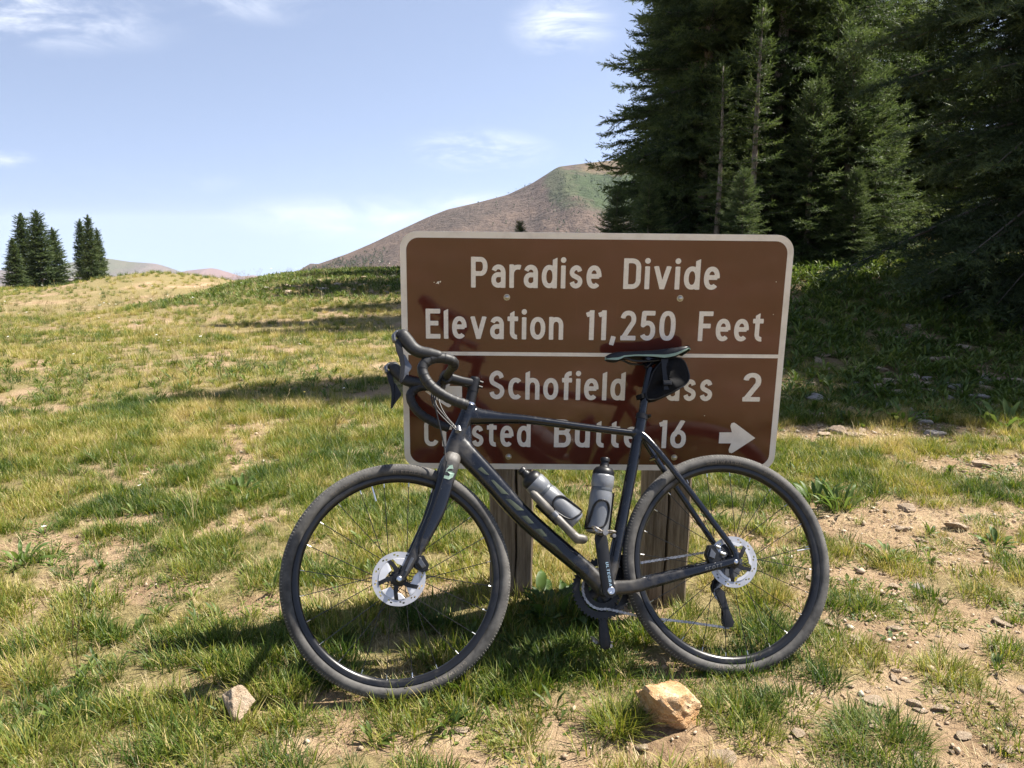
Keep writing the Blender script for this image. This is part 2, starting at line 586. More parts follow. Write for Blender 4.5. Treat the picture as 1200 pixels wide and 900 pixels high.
def hill_mat(name, scree, green, gpos, tree_scale):
    m, nt, b = new_mat(name)
    n = noise_node(nt, 0.006, 7, .62); n2 = noise_node(nt, .05, 5, .7)
    r = ramp(nt, scree)
    nt.links.new(n.outputs['Fac'], r.inputs[0])
    r2 = ramp(nt, [(.3, (.78, .76, .76)), (.7, (1.15, 1.12, 1.1))])
    nt.links.new(n2.outputs['Fac'], r2.inputs[0])
    mu = nt.nodes.new('ShaderNodeMix'); mu.data_type = 'RGBA'; mu.blend_type = 'MULTIPLY'; mu.inputs['Factor'].default_value = 1
    nt.links.new(r.outputs[0], mu.inputs['A']); nt.links.new(r2.outputs[0], mu.inputs['B'])
    cur = mu.outputs['Result']
    tc = nt.nodes.new('ShaderNodeTexCoord')
    for (c, ext, colr, st) in gpos:
        sub = nt.nodes.new('ShaderNodeVectorMath'); sub.operation = 'SUBTRACT'; sub.inputs[1].default_value = c
        nt.links.new(tc.outputs['Object'], sub.inputs[0])
        dv = nt.nodes.new('ShaderNodeVectorMath'); dv.operation = 'DIVIDE'; dv.inputs[1].default_value = ext
        nt.links.new(sub.outputs[0], dv.inputs[0])
        ln = nt.nodes.new('ShaderNodeVectorMath'); ln.operation = 'LENGTH'
        nt.links.new(dv.outputs[0], ln.inputs[0])
        nn = noise_node(nt, .018, 6, .7)
        ad = nt.nodes.new('ShaderNodeMath'); ad.operation = 'MULTIPLY_ADD'; ad.inputs[1].default_value = 1.6
        nt.links.new(nn.outputs['Fac'], ad.inputs[0]); nt.links.new(ln.outputs['Value'], ad.inputs[2])
        mr = nt.nodes.new('ShaderNodeMapRange'); mr.inputs['From Min'].default_value = 1.95; mr.inputs['From Max'].default_value = 1.55
        mr.inputs['To Max'].default_value = st
        nt.links.new(ad.outputs[0], mr.inputs['Value'])
        mx = nt.nodes.new('ShaderNodeMix'); mx.data_type = 'RGBA'
        nt.links.new(mr.outputs[0], mx.inputs['Factor']); nt.links.new(cur, mx.inputs['A']); mx.inputs['B'].default_value = (*colr, 1)
        cur = mx.outputs['Result']
    nt.links.new(cur, b.inputs['Base Color'])
    b.inputs['Roughness'].default_value = 1; b.inputs['Specular IOR Level'].default_value = .05
    bump(nt, n2.outputs['Fac'], .9, 16, b)
    return m


HY = 1500.0
SKYL = [(270, 352), (310, 338), (345, 320), (378, 309), (412, 296.5), (440, 284), (467, 271), (500, 255), (525, 245), (560, 237), (595, 227.5), (624, 214), (640, 204), (654, 195),
        (668, 193), (687, 190.5), (723, 187), (770, 185), (830, 192), (880, 215), (950, 250), (1100, 300)]
hp = [sky_pt(a, b, HY) for a, b in SKYL]
hm = hill_mat('scree_slope', [(.25, (.070, .058, .048)), (.42, (.110, .086, .070)), (.58, (.145, .108, .085)), (.75, (.20, .14, .10))], None,
              [((*[sky_pt(712, 242, HY)[0], HY - 150], 78), (85, 520, 66), (.060, .085, .038), .95),
               ((*[sky_pt(650, 238, HY)[0], HY - 150], 88), (22, 420, 48), (.085, .10, .05), .75),
               ((*[sky_pt(706, 205, HY)[0], HY - 60], 120), (46, 300, 20), (.26, .17, .11), .6)], 1)
HX, HYw, HZ = hill('mountain', hp, HY, 620, -70, hm, 61)
fm1 = hill_mat('far_slope', [(.3, (.15, .14, .12)), (.5, (.19, .16, .14)), (.7, (.24, .18, .16))], None,
               [((*[sky_pt(120, 305, 5200)[0], 5000], -170), (260, 4000, 60), (.13, .14, .075), .7)], 1)
hill('far_ridge', [sky_pt(a, b, 5200) for a, b in [(-150, 300), (-60, 315), (0, 317), (40, 322), (80, 308), (122, 302), (150, 307), (175, 309), (195, 318), (225, 322), (262, 327), (300, 330), (360, 338)]],
     5200, 1500, -520, fm1, 71)
fm2 = hill_mat('red_slope', [(.3, (.20, .13, .11)), (.5, (.25, .155, .13)), (.7, (.28, .18, .15))], None, [], 1)
hill('far_mountain', [sky_pt(a, b, 7200) for a, b in [(150, 335), (200, 322), (215, 317.5), (243, 314.5), (256, 319), (268, 325), (283, 324), (292, 323), (305, 326), (330, 334), (400, 345)]],
     7200, 1800, -650, fm2, 77)


# ------------------------------------------------------------------ lettering: stroke alphabet, highway style
HW = 0.078   # half stroke width, cap height = 1


def arc(cx, cy, rx, ry, a0, a1, n=22, e=2.25):
    a = np.radians(np.linspace(a0, a1, n))
    c, s = np.cos(a), np.sin(a)
    c = np.sign(c) * np.abs(c) ** (2 / e); s = np.sign(s) * np.abs(s) ** (2 / e)
    return [(cx + rx * p, cy + ry * q) for p, q in zip(c, s)]


SS = [(.93, .80), (.80, .94), (.5, 1.0), (.16, .91), (.02, .75), (.13, .60), (.5, .50), (.87, .39), (.98, .24), (.84, .08), (.5, 0), (.16, .07), (.03, .21)]


def ess(w, h):
    p = [(HW + a * (w - 2 * HW), HW + b * (h - 2 * HW)) for a, b in SS]
    q = spline([(a, b, 0) for a, b in p], 6)
    return [(a, b) for a, b, _ in q]


h_ = HW
GL = {
    'P': (.56, [[(h_, 0), (h_, 1)], [(h_, 1 - h_), (.31, 1 - h_)] + arc(.31, .69, .17, .232, 88, -88) + [(h_, .458)]]),
    'a': (.48, [[(.402, 0), (.402, .48)] + arc(.24, .48, .162, .202, 0, 158), [(.402, .43), (.25, .43)] + arc(.245, .255, .167, .177, 90, 270) + [(.30, .085), (.402, .17)]]),
    'r': (.36, [[(h_, 0), (h_, .76)], arc(.30, .44, .222, .242, 175, 72)]),
    'd': (.52, [[(.442, 0), (.442, 1)], arc(.26, .38, .182, .302, 0, 360, 40)]),
    'i': (.16, [[(h_, 0), (h_, .74)]]),
    's': (.45, [ess(.45, .76)]),
    'e': (.51, [[(.10, .405), (.43, .405)], arc(.255, .38, .177, .302, 0, 312, 36)]),
    'D': (.56, [[(h_, 0), (h_, 1)], [(h_, 1 - h_), (.26, 1 - h_)] + arc(.26, .70, .222, .222, 88, 0) + arc(.26, .30, .222, .222, 0, -88) + [(h_, h_)]]),
    'v': (.56, [[(.07, .76), (.28, .03), (.49, .76)]]),
    'E': (.50, [[(h_, 0), (h_, 1)], [(h_, 1 - h_), (.5, 1 - h_)], [(h_, .52), (.44, .52)], [(h_, h_), (.5, h_)]]),
    'l': (.16, [[(h_, 0), (h_, 1)]]),
    't': (.37, [[(.16, .95), (.16, .25)] + arc(.315, .25, .155, .172, 180, 275), [(0, .69), (.36, .69)]]),
    'o': (.53, [arc(.265, .38, .187, .302, 0, 360, 44)]),
    'n': (.50, [[(h_, 0), (h_, .76)], arc(.25, .46, .172, .222, 175, 0) + [(.422, 0)]]),
    '1': (.27, [[(.19, 0), (.19, 1)], [(.19, .91), (.02, .84)]]),
    ',': (.2, [[(.12, .13), (.05, -.16)]]),
    '2': (.51, [arc(.255, .71, .177, .212, 172, -28) + [(.10, h_)], [(.02, h_), (.51, h_)]]),
    '5': (.51, [[(.48, 1 - h_), (.13, 1 - h_), (.105, .52)] + arc(.25, .335, .182, .257, 118, -148, 34)]),
    '0': (.53, [arc(.265, .5, .187, .422, 0, 360, 50, 2.5)]),
    'F': (.48, [[(h_, 0), (h_, 1)], [(h_, 1 - h_), (.48, 1 - h_)], [(h_, .51), (.42, .51)]]),
    'S': (.55, [ess(.55, 1.0)]),
    'c': (.47, [arc(.26, .38, .182, .302, 48, 312, 36)]),
    'h': (.50, [[(h_, 0), (h_, 1)], arc(.25, .46, .172, .222, 175, 0) + [(.422, 0)]]),
    'f': (.36, [[(.15, 0), (.15, .78)] + arc(.30, .78, .15, .142, 180, 84), [(0, .69), (.34, .69)]]),
    'C': (.55, [arc(.275, .70, .197, .222, 22, 180) + arc(.275, .30, .197, .222, 180, 338)]),
    'u': (.50, [[(h_, .76), (h_, .30)] + arc(.25, .30, .172, .222, 180, 355), [(.422, .76), (.422, 0)]]),
    'B': (.56, [[(h_, 0), (h_, 1)], [(h_, 1 - h_), (.30, 1 - h_)] + arc(.30, .725, .165, .197, 88, -88) + [(h_, .528)], [(h_, .528), (.31, .528)] + arc(.31, .303, .172, .225, 88, -88) + [(h_, h_)]]),
    '6': (.53, [[(.40, 1), (.125, .46)], arc(.265, .33, .187, .252, 0, 360, 40)]),
    'O': (.6, [arc(.3, .5, .222, .422, 0, 360, 44)]),
    'T': (.52, [[(.26, 0), (.26, 1)], [(0, 1 - h_), (.52, 1 - h_)]]),
    'U': (.56, [[(h_, 1), (h_, .3)] + arc(.28, .3, .202, .222, 180, 360) + [(.482, 1)]]),
    'L': (.46, [[(h_, 1), (h_, 0)], [(h_, h_), (.46, h_)]]),
    'R': (.58, [[(h_, 0), (h_, 1)], [(h_, 1 - h_), (.31, 1 - h_)] + arc(.31, .69, .17, .232, 88, -88) + [(h_, .458)], [(.30, .46), (.50, 0)]]),
    'G': (.6, [arc(.29, .70, .212, .222, 22, 180) + arc(.29, .30, .212, .222, 180, 360) + [(.502, .45), (.32, .45)]]),
    'A': (.6, [[(.06, 0), (.3, .96), (.54, 0)], [(.15, .30), (.45, .30)]]),
    'H': (.56, [[(h_, 0), (h_, 1)], [(.482, 0), (.482, 1)], [(h_, .5), (.482, .5)]]),
    'W': (.8, [[(.06, 1), (.22, .05), (.4, .8), (.58, .05), (.74, 1)]]),
}
SLANT = {'d': ((.442, 1), (-.45, 1)), 'l': ((h_, 1), (-.45, 1)), 'h': ((h_, 1), (-.45, 1)), 't': ((.16, .95), (-.6, 1)), 'f': None}


def glyph_sdf(strokes, X, Y, hw=HW):
    D = np.full(X.shape, 9.0)
    for st in strokes:
        P = np.array(st, float)
        closed = np.linalg.norm(P[0] - P[-1]) < 1e-6
        d = np.full(X.shape, 9.0)
        for a, b in zip(P[:-1], P[1:]):
            ab = b - a
            L2 = ab @ ab
            if L2 < 1e-12: continue
            t = np.clip(((X - a[0]) * ab[0] + (Y - a[1]) * ab[1]) / L2, 0, 1)
            d = np.minimum(d, np.hypot(X - a[0] - t * ab[0], Y - a[1] - t * ab[1]))
        d = d - hw
        if not closed:
            for p, q in ((P[0], P[1]), (P[-1], P[-2])):
                dr = (p - q) / np.linalg.norm(p - q)
                al = (X - p[0]) * dr[0] + (Y - p[1]) * dr[1]
                pe = np.abs((X - p[0]) * -dr[1] + (Y - p[1]) * dr[0])
                near = (al > -1e-9) & (np.hypot(X - p[0], Y - p[1]) < hw * 1.6)
                d = np.where(near, np.maximum(np.maximum(al, pe - hw), d), d)
        D = np.minimum(D, d)
    return D


_gcache = {}


def glyph_mesh(ch, cell=0.022):
    """flat outline of a letter: marching squares over its distance field"""
    if ch in _gcache: return _gcache[ch]
    w, strokes = GL[ch]
    xs = np.arange(-.08, w + .09, cell); ys = np.arange(-.22, 1.08, cell)
    X, Y = np.meshgrid(xs, ys)
    D = glyph_sdf(strokes, X, Y)
    if ch in 'dlht':
        (px, py), (nx, ny) = SLANT[ch]
        k = math.hypot(nx, ny)
        cut = ((X - px) * nx + (Y - (py - .035)) * ny) / k
        near = (np.abs(X - px) < .10) & (Y > py - .25)
        D = np.where(near, np.maximum(D, cut), D)
    if ch == 'v':
        D = np.maximum(D, np.maximum(Y - .76, -Y))
    if ch in 'AW':
        D = np.maximum(D, np.maximum(Y - 1, -Y))
    if ch == '6':
        D = np.maximum(D, Y - 1)
    if ch == '2':
        D = np.maximum(D, -Y)
    if ch == 'i':
        D = np.minimum(D, np.hypot(X - h_, Y - .925) - .093)
    verts = {}; V = []; F = []
    def vid(key, p):
        if key not in verts:
            verts[key] = len(V); V.append(p)
        return verts[key]
    ny_, nx_ = X.shape
    for j in range(ny_ - 1):
        for i in range(nx_ - 1):
            cs = [(i, j), (i + 1, j), (i + 1, j + 1), (i, j + 1)]
            ds = [D[b, a] for a, b in cs]
            if min(ds) >= 0: continue
            poly = []
            for k in range(4):
                (a, b), (c, d) = cs[k], cs[(k + 1) % 4]
                if ds[k] < 0: poly.append(vid((a, b), (xs[a], ys[b])))
                if (ds[k] < 0) != (ds[(k + 1) % 4] < 0):
                    t = ds[k] / (ds[k] - ds[(k + 1) % 4])
                    key = ('e',) + tuple(sorted([(a, b), (c, d)]))
                    poly.append(vid(key, (xs[a] + t * (xs[c] - xs[a]), ys[b] + t * (ys[d] - ys[b]))))
            poly = list(dict.fromkeys(poly))
            if len(poly) >= 3: F.append(tuple(poly))
    _gcache[ch] = (w, V, F)
    return _gcache[ch]


def text_flat(txt, gap=0.13, space=.45, cell=.022):
    """list of (V2d, F) laid out at cap height 1, and the total width"""
    x = 0; out = []
    for ch in txt:
        if ch == ' ':
            x += space; continue
        w, V, F = glyph_mesh(ch, cell)
        out.append(([(a + x, b) for a, b in V], F))
        x += w + gap
    return out, x - gap


# ------------------------------------------------------------------ road sign
SC = Vector((0.28241, 2.84301, CAM_H - 0.40142))
SX = Vector((0.99992526, 0.00674856, -0.01019422)); SY = Vector((0.01064657, -0.07078576, 0.99743472)); SN = Vector((-0.00600964, 0.99746871, 0.07085232))
SM = Matrix(((SX.x, SN.x, SY.x, SC.x), (SX.y, SN.y, SY.y, SC.y), (SX.z, SN.z, SY.z, SC.z), (0, 0, 0, 1)))  # local x right, y away, z up
SWd, SHt = 1.325, 0.838


def rrect(w, h, r, n=9):
    p = []
    for cx, cz, a0 in ((w / 2 - r, h / 2 - r, 0), (-w / 2 + r, h / 2 - r, 90), (-w / 2 + r, -h / 2 + r, 180), (w / 2 - r, -h / 2 + r, 270)):
        for k in range(n):
            a = R(a0 + 90 * k / (n - 1))
            p.append((cx + r * math.cos(a), cz + r * math.sin(a)))
    return p


def build_sign():
    t = thing('road_sign', 'large brown road sign reading Paradise Divide on two wooden posts behind the bicycle', 'road sign', SM)
    # brown sheeting: glossy with faint waviness
    mb_, nt, b = new_mat('brown_sheeting')
    n = noise_node(nt, 2.2, 5, .6); n2 = noise_node(nt, 26, 5, .7)
    r = ramp(nt, [(.3, (.080, .0195, .0125)), (.55, (.098, .0245, .0155)), (.75, (.115, .032, .021))])
    nt.links.new(n.outputs['Fac'], r.inputs[0])
    st_ = noise_node(nt, 7, 6, .65, mapping=(6, 1, .5)); r9 = ramp(nt, [(.35, (1, 1, 1)), (.62, (1.0, 1.0, 1.0)), (.8, (1.28, 1.35, 1.4))])
    nt.links.new(st_.outputs['Fac'], r9.inputs[0])
    mu = nt.nodes.new('ShaderNodeMix'); mu.data_type = 'RGBA'; mu.blend_type = 'MULTIPLY'; mu.inputs['Factor'].default_value = 1
    nt.links.new(r.outputs[0], mu.inputs['A']); nt.links.new(r9.outputs[0], mu.inputs['B'])
    nt.links.new(mu.outputs['Result'], b.inputs['Base Color'])
    rr = nt.nodes.new('ShaderNodeMapRange'); rr.inputs['From Min'].default_value = .35; rr.inputs['From Max'].default_value = .75
    rr.inputs['To Min'].default_value = .035; rr.inputs['To Max'].default_value = .16
    nt.links.new(n2.outputs['Fac'], rr.inputs['Value']); nt.links.new(rr.outputs[0], b.inputs['Roughness'])
    b.inputs['Specular IOR Level'].default_value = .75
    bump(nt, n.outputs['Fac'], .12, .004, b)
    wh, nt, b = new_mat('cream_sheeting')
    n = noise_node(nt, 12, 6, .65)
    r = ramp(nt, [(.25, (.66, .585, .50)), (.5, (.82, .75, .665)), (.8, (.86, .80, .72))])
    nt.links.new(n.outputs['Fac'], r.inputs[0]); nt.links.new(r.outputs[0], b.inputs['Base Color'])
    b.inputs['Roughness'].default_value = .32
    alu = mat_noise('bare_aluminium', [(.3, (.45, .45, .46)), (.7, (.62, .62, .63))], 20, .42, .9)
    # panel 3 mm thick: cream edge, brown field set 0.4 mm proud
    p = MB()
    out = rrect(SWd, SHt, .058)
    nO = len(out)
    v = [(x, 0.0, z) for x, z in out] + [(x, .0032, z) for x, z in out]
    f = [tuple(range(nO - 1, -1, -1))[::-1][::1]]
    f = [tuple(range(nO)), tuple(range(2 * nO - 1, nO - 1, -1))]
    for i in range(nO):
        j = (i + 1) % nO
        f.append((i, i + nO, j + nO, j))
    p.add(v, f, 0)
    p.m = [0, 1] + [1] * nO
    link('sign_panel', p.mesh('sign_panel', [wh, alu], False), t)
    fld = MB()
    inn = rrect(SWd - .042, SHt - .042, .042)
    fld.add([(x, -.0004, z) for x, z in inn], [tuple(range(len(inn)))])
    # field cut by the divider line into two sheets would be overkill: one field, lettering above it
    link('sign_field', fld.mesh('sign_field', mb_, False), t)
    CAP = .1033
    lcache = {}
    def line(words, base):
        for txt, x0, x1 in words:
            x = 0; pos = []
            for ch in txt:
                pos.append(x); x += GL[ch][0] + .13
            sx = (x1 - x0) / (x - .13)
            for ch, px_ in zip(txt, pos):
                if ch not in lcache:
                    w, V, F = glyph_mesh(ch, .018)
                    lcache[ch] = MB().add([(a, 0, bb) for a, bb in V], F).mesh('letter', wh, False)
                link('letter', lcache[ch], t, Matrix.Translation((x0 + px_ * sx, -.0011, base)) @ Matrix.Diagonal((sx, 1, CAP, 1)))
    line([('Paradise', -.4239, .0178), ('Divide', .0922, .4188)], .2328)
    line([('Elevation', -.5793, -.1073), ('11,250', -.0298, .2786), ('Feet', .3578, .5812)], .0553)
    line([('Schofield', -.3616, .1151), ('Pass', .1902, .4218), ('2', .5272, .5903)], -.1595)
    line([('Crested', -.5905, -.2132), ('Butte', -.1299, .138 + .035), ('16', .2417, .3393)], -.3343)
    d = MB()
    d.add([(-SWd / 2 + .020, -.0009, -.0032), (SWd / 2 - .020, -.0009, -.0032), (SWd / 2 - .020, -.0009, .0098), (-SWd / 2 + .020, -.0009, .0098)], [(0, 1, 2, 3)])
    link('divider_line', d.mesh('divider_line', wh, False), t)
    def arrow(x0, dirn, zc):
        pts = [(0, .0205), (.044, .0205), (.037, .044), (.040, .0545), (.049, .057), (.056, .053), (.129, 0)]
        full = pts + [(a, -bb) for a, bb in reversed(pts[:-1])]
        m = MB().add([(x0 + dirn * a, -.0012, zc + bb) for a, bb in full], [tuple(range(len(full)))])
        link('arrow', m.mesh('arrow', wh, False), t)
    arrow(.4573, 1, -.2942)
    arrow(-.456, -1, -.1335)
    steel = mat_noise('zinc_bolt', [(.3, (.35, .33, .30)), (.7, (.6, .58, .54))], 60, .35, .9)
    bm_ = lathe([(.0, -.0078), (.0035, -.0076), (.0062, -.0058), (.0078, -.0034), (.0082, -.0012), (.0112, -.001), (.0112, .001)], 18)
    bme = bm_.mesh('bolt', steel)
    for (x, z) in ((-.302, .2005), (.2886, .2025), (-.2907, -.3712), (.3017, -.3694)):
        link('bolt', bme, t, Matrix.Translation((x, -.0005, z)))
    # small scrape
    for (x, z, w, h2) in ((-.549, .249, .004, .003), (-.535, .2475, .007, .009), (-.528, .2515, .006, .006), (-.541, .2455, .003, .002), (.612, .262, .003, .002), (.40, -.213, .004, .003), (.612, .15, .002, .003)):
        k = 7
        c = [(x + w * (.35 + .35 * random.random()) * math.cos(2 * math.pi * q / k), -.0008, z + h2 * (.35 + .35 * random.random()) * math.sin(2 * math.pi * q / k)) for q in range(k)]
        link('scrape', MB().add(c, [tuple(range(k))]).mesh('scrape', wh, False), t)
    # two weathered square posts with drying cracks
    wood, nt, b = new_mat('weathered_wood')
    n = noise_node(nt, 9, 8, .7, mapping=(9, 9, .55)); n2 = noise_node(nt, 3, 4, .6)
    r = ramp(nt, [(.25, (.08, .058, .04)), (.42, (.20, .155, .11)), (.58, (.31, .25, .185)), (.75, (.40, .34, .265))])
    nt.links.new(n.outputs['Fac'], r.inputs[0])
    r2 = ramp(nt, [(.3, (.62, .58, .52)), (.7, (1.1, 1.08, 1.05))])
    nt.links.new(n2.outputs['Fac'], r2.inputs[0])
    mu = nt.nodes.new('ShaderNodeMix'); mu.data_type = 'RGBA'; mu.blend_type = 'MULTIPLY'; mu.inputs['Factor'].default_value = 1
    nt.links.new(r.outputs[0], mu.inputs['A']); nt.links.new(r2.outputs[0], mu.inputs['B'])
    nt.links.new(mu.outputs['Result'], b.inputs['Base Color']); b.inputs['Roughness'].default_value = .9; b.inputs['Specular IOR Level'].default_value = .2
    bump(nt, n.outputs['Fac'], .8, .008, b)
    def post(xl, xr, crack):
        m = MB()
        zt, zb, y0, y1 = .33, -1.25, .0045, .145
        nz = 40
        e = .006
        cw, cdp = .004, .03
        def prof(z):
            w = .0025 * math.sin(z * 5 + xl) + .0015 * math.sin(z * 17)
            k = cw * (0.5 + .7 * abs(math.sin(z * 3.1 + crack)) + .2 * math.sin(z * 23))
            c = crack + .003 * math.sin(z * 7.3) + .0015 * math.sin(z * 31)
            return [(xl + e + w, y0), (c - k - .003, y0), (c - k, y0 + .002), (c, y0 + cdp), (c + k, y0 + .002), (c + k + .003, y0), (xr - e + w, y0), (xr + w, y0 + e), (xr + w, y1 - e), (xr - e + w, y1), (xl + e + w, y1), (xl + w, y1 - e), (xl + w, y0 + e)]
        rings = []
        for q in range(nz + 1):
            z = zb + (zt - zb) * q / nz
            rings.append([(x, y, z) for x, y in prof(z)])
        k = len(rings[0])
        f = []
        for q in range(nz):
            for i in range(k):
                j = (i + 1) % k
                f.append((q * k + i, q * k + j, (q + 1) * k + j, (q + 1) * k + i))
        f.append(tuple(range(k - 1, -1, -1))); f.append(tuple(nz * k + i for i in range(k)))
        m.add(sum(rings, []), f)
        link('post', m.mesh('post', wood, True, 30), t)
    post(-.358, -.199, -.262)
    post(.214, .377, .292)
    return t


build_sign()


# ------------------------------------------------------------------ bicycle
BE1 = Vector((0.98848489, 0.15088893, -0.01140853)); BN = Vector((-0.14354989, 0.91121256, -0.38611539)); BE2 = Vector((-0.04786494, 0.38330692, 0.92237994))
BO = Vector((-0.34843994, 2.38889159, CAM_H - 1.02496169))
BM = Matrix(((BE1.x, BN.x, BE2.x, BO.x), (BE1.y, BN.y, BE2.y, BO.y), (BE1.z, BN.z, BE2.z, BO.z), (0, 0, 0, 1)))
HEAD = R(71.5)
ST = Matrix.Rotation(0.0607, 4, Vector((math.cos(HEAD), 0, math.sin(HEAD))))
WB = 1.0603


def tube_fn(path, rad):
    """returns f(x, z) -> (x, y, z) on the near (-y) side of an in-plane tube"""
    P = np.array([(p[0], p[-1]) for p in path]); A = np.array([(r, r) if np.isscalar(r) else r for r in rad], float)
    def f(x, z, lift=.0009):
        best = None
        for i in range(len(P) - 1):
            a, b = P[i], P[i + 1]
            ab = b - a
            t = max(0, min(1, ((x - a[0]) * ab[0] + (z - a[1]) * ab[1]) / (ab @ ab)))
            c = a + ab * t
            d = math.hypot(x - c[0], z - c[1])
            if best is None or d < best[0]:
                best = (d, c, A[i] * (1 - t) + A[i + 1] * t)
        d, c, (ra, rb) = best
        q = min(d / rb, .93)
        if d > 1e-9:
            x2 = c[0] + (x - c[0]) * (q * rb / d) ; z2 = c[1] + (z - c[1]) * (q * rb / d)
        else: x2, z2 = x, z
        return (x2, -ra * math.sqrt(max(0, 1 - q * q)) - lift, z2)
    return f


def build_bike():
    t = thing('bicycle', 'black gravel bicycle with drop handlebars leaning against the brown road sign', 'bicycle', BM)
    # ---- materials
    carbon = mat_noise('carbon_paint', [(.35, (.010, .011, .013)), (.6, (.016, .018, .022)), (.8, (.035, .034, .032))], 14, .32, 0, 0, spec=.5, coat=.35, rough_var=(.24, .45))
    def dusty(name, base, dust, lo, hi, rough, zdust=0.0, spec=.4):
        m, nt, b = new_mat(name)
        n = noise_node(nt, 30, 7, .7); n2 = noise_node(nt, 5, 4, .6)
        ad = nt.nodes.new('ShaderNodeMath'); ad.operation = 'ADD'
        nt.links.new(n.outputs['Fac'], ad.inputs[0]); nt.links.new(n2.outputs['Fac'], ad.inputs[1])
        mr = nt.nodes.new('ShaderNodeMapRange'); mr.inputs['From Min'].default_value = lo; mr.inputs['From Max'].default_value = hi
        nt.links.new(ad.outputs[0], mr.inputs['Value'])
        mx = nt.nodes.new('ShaderNodeMix'); mx.data_type = 'RGBA'
        mx.inputs['A'].default_value = (*base, 1); mx.inputs['B'].default_value = (*dust, 1)
        nt.links.new(mr.outputs[0], mx.inputs['Factor']); nt.links.new(mx.outputs['Result'], b.inputs['Base Color'])
        r2 = nt.nodes.new('ShaderNodeMapRange'); r2.inputs['To Min'].default_value = rough; r2.inputs['To Max'].default_value = .85
        nt.links.new(mr.outputs[0], r2.inputs['Value']); nt.links.new(r2.outputs[0], b.inputs['Roughness'])
        b.inputs['Specular IOR Level'].default_value = spec
        return m
    def settle(m, spots):
        nt = m.node_tree; tc = nt.nodes.new('ShaderNodeTexCoord')
        mrs = [x for x in nt.nodes if x.bl_idname == 'ShaderNodeMapRange']
        ad = [x for x in nt.nodes if x.bl_idname == 'ShaderNodeMath'][0]
        cur = ad.outputs[0]
        for (c, r_, k) in spots:
            d = nt.nodes.new('ShaderNodeVectorMath'); d.operation = 'DISTANCE'; d.inputs[1].default_value = c
            nt.links.new(tc.outputs['Object'], d.inputs[0])
            mr = nt.nodes.new('ShaderNodeMapRange'); mr.inputs['From Min'].default_value = r_; mr.inputs['From Max'].default_value = r_ * .2; mr.inputs['To Max'].default_value = k
            nt.links.new(d.outputs['Value'], mr.inputs['Value'])
            a = nt.nodes.new('ShaderNodeMath'); a.operation = 'ADD'
            nt.links.new(cur, a.inputs[0]); nt.links.new(mr.outputs[0], a.inputs[1]); cur = a.outputs[0]
        nt.links.new(cur, mrs[0].inputs['Value'])
    frame_m = dusty('dusty_carbon', (.0052, .0068, .0115), (.10, .088, .072), 1.12, 2.0, .22, spec=.55)
    settle(frame_m, [((.172, -.03, .345), .085, .60), ((.215, -.02, .40), .09, .22), ((.30, 0, .31), .11, .18), ((.36, 0, .24), .09, .12), ((.69, -.04, -.06), .13, .42), ((.60, 0, -.02), .10, .2), ((.86, -.05, -.03), .12, .25), ((.05, -.05, .07), .10, .3)])
    dust_m = dusty('dusty_lower_carbon', (.018, .018, .018), (.17, .145, .115), .72, 1.45, .34, spec=.5)
    rubber = dusty('tyre_rubber', (.022, .021, .021), (.165, .157, .145), .66, 1.42, .6, spec=.25)
    rim_m = dusty('rim_carbon', (.008, .008, .009), (.09, .08, .07), 1.05, 1.8, .30, spec=.5)
    black = mat_noise('black_plastic', [(.3, (.006, .006, .007)), (.7, (.012, .012, .0135))], 40, .42, spec=.4)
    tape_m, nt, b = new_mat('bar_tape')
    n = noise_node(nt, 140, 3, .6)
    r = ramp(nt, [(.3, (.008, .008, .009)), (.7, (.020, .020, .021))])
    nt.links.new(n.outputs['Fac'], r.inputs[0]); nt.links.new(r.outputs[0], b.inputs['Base Color']); b.inputs['Roughness'].default_value = .55
    bump(nt, n.outputs['Fac'], .3, .001, b)
    steel = mat_noise('bright_steel', [(.3, (.55, .55, .56)), (.7, (.75, .75, .76))], 50, .28, 1.0)
    chain_m = mat_noise('chain_steel', [(.3, (.16, .15, .14)), (.7, (.50, .48, .46))], 220, .38, .9)
    silver = mat_noise('rotor_silver', [(.3, (.42, .42, .44)), (.7, (.56, .56, .58))], 30, .45, .5)
    fin_m = mat_noise('rotor_fin', [(.3, (.55, .55, .57)), (.7, (.68, .68, .70))], 24, .4, .35)
    grey = mat_noise('grey_alloy', [(.3, (.10, .105, .115)), (.7, (.17, .175, .19))], 40, .35, .6)
    mint = mat_noise('mint_print', [(.3, (.20, .30, .24)), (.7, (.29, .40, .33))], 60, .45)
    olive = mat_noise('olive_print', [(.3, (.045, .055, .035)), (.7, (.085, .098, .062))], 60, .4)
    pale = mat_noise('pale_print', [(.3, (.06, .063, .068)), (.7, (.11, .115, .12))], 60, .4)
    blue = mat_noise('blue_print', [(.3, (.24, .36, .46)), (.7, (.34, .47, .57))], 60, .4)
    tan = mat_noise('worn_tyre_print', [(.3, (.07, .06, .05)), (.6, (.16, .14, .115)), (.8, (.25, .22, .18))], 50, .7)

    # ---- frame: welded tubes
    TT = [(.225, 0, .503), (.262, 0, .499), (.34, 0, .491), (.432, 0, .483), (.60, 0, .457), (.76, 0, .4335), (.812, 0, .428)]
    TTr = [(.020, .030), (.021, .028), (.018, .019), (.0175, .0145), (.016, .0125), (.015, .0120), (.014, .012)]
    DT = [(.190, 0, .425), (.213, 0, .390), (.30, 0, .289), (.408, 0, .162), (.58, 0, .004), (.642, 0, -.062)]
    DTr = [(.022, .030), (.025, .034), (.027, .0325), (.028, .0315), (.028, .028), (.030, .028)]
    STp = [(.648, 0, -.06), (.679, 0, .014), (.735, 0, .205), (.802, 0, .440), (.8135, 0, .484)]
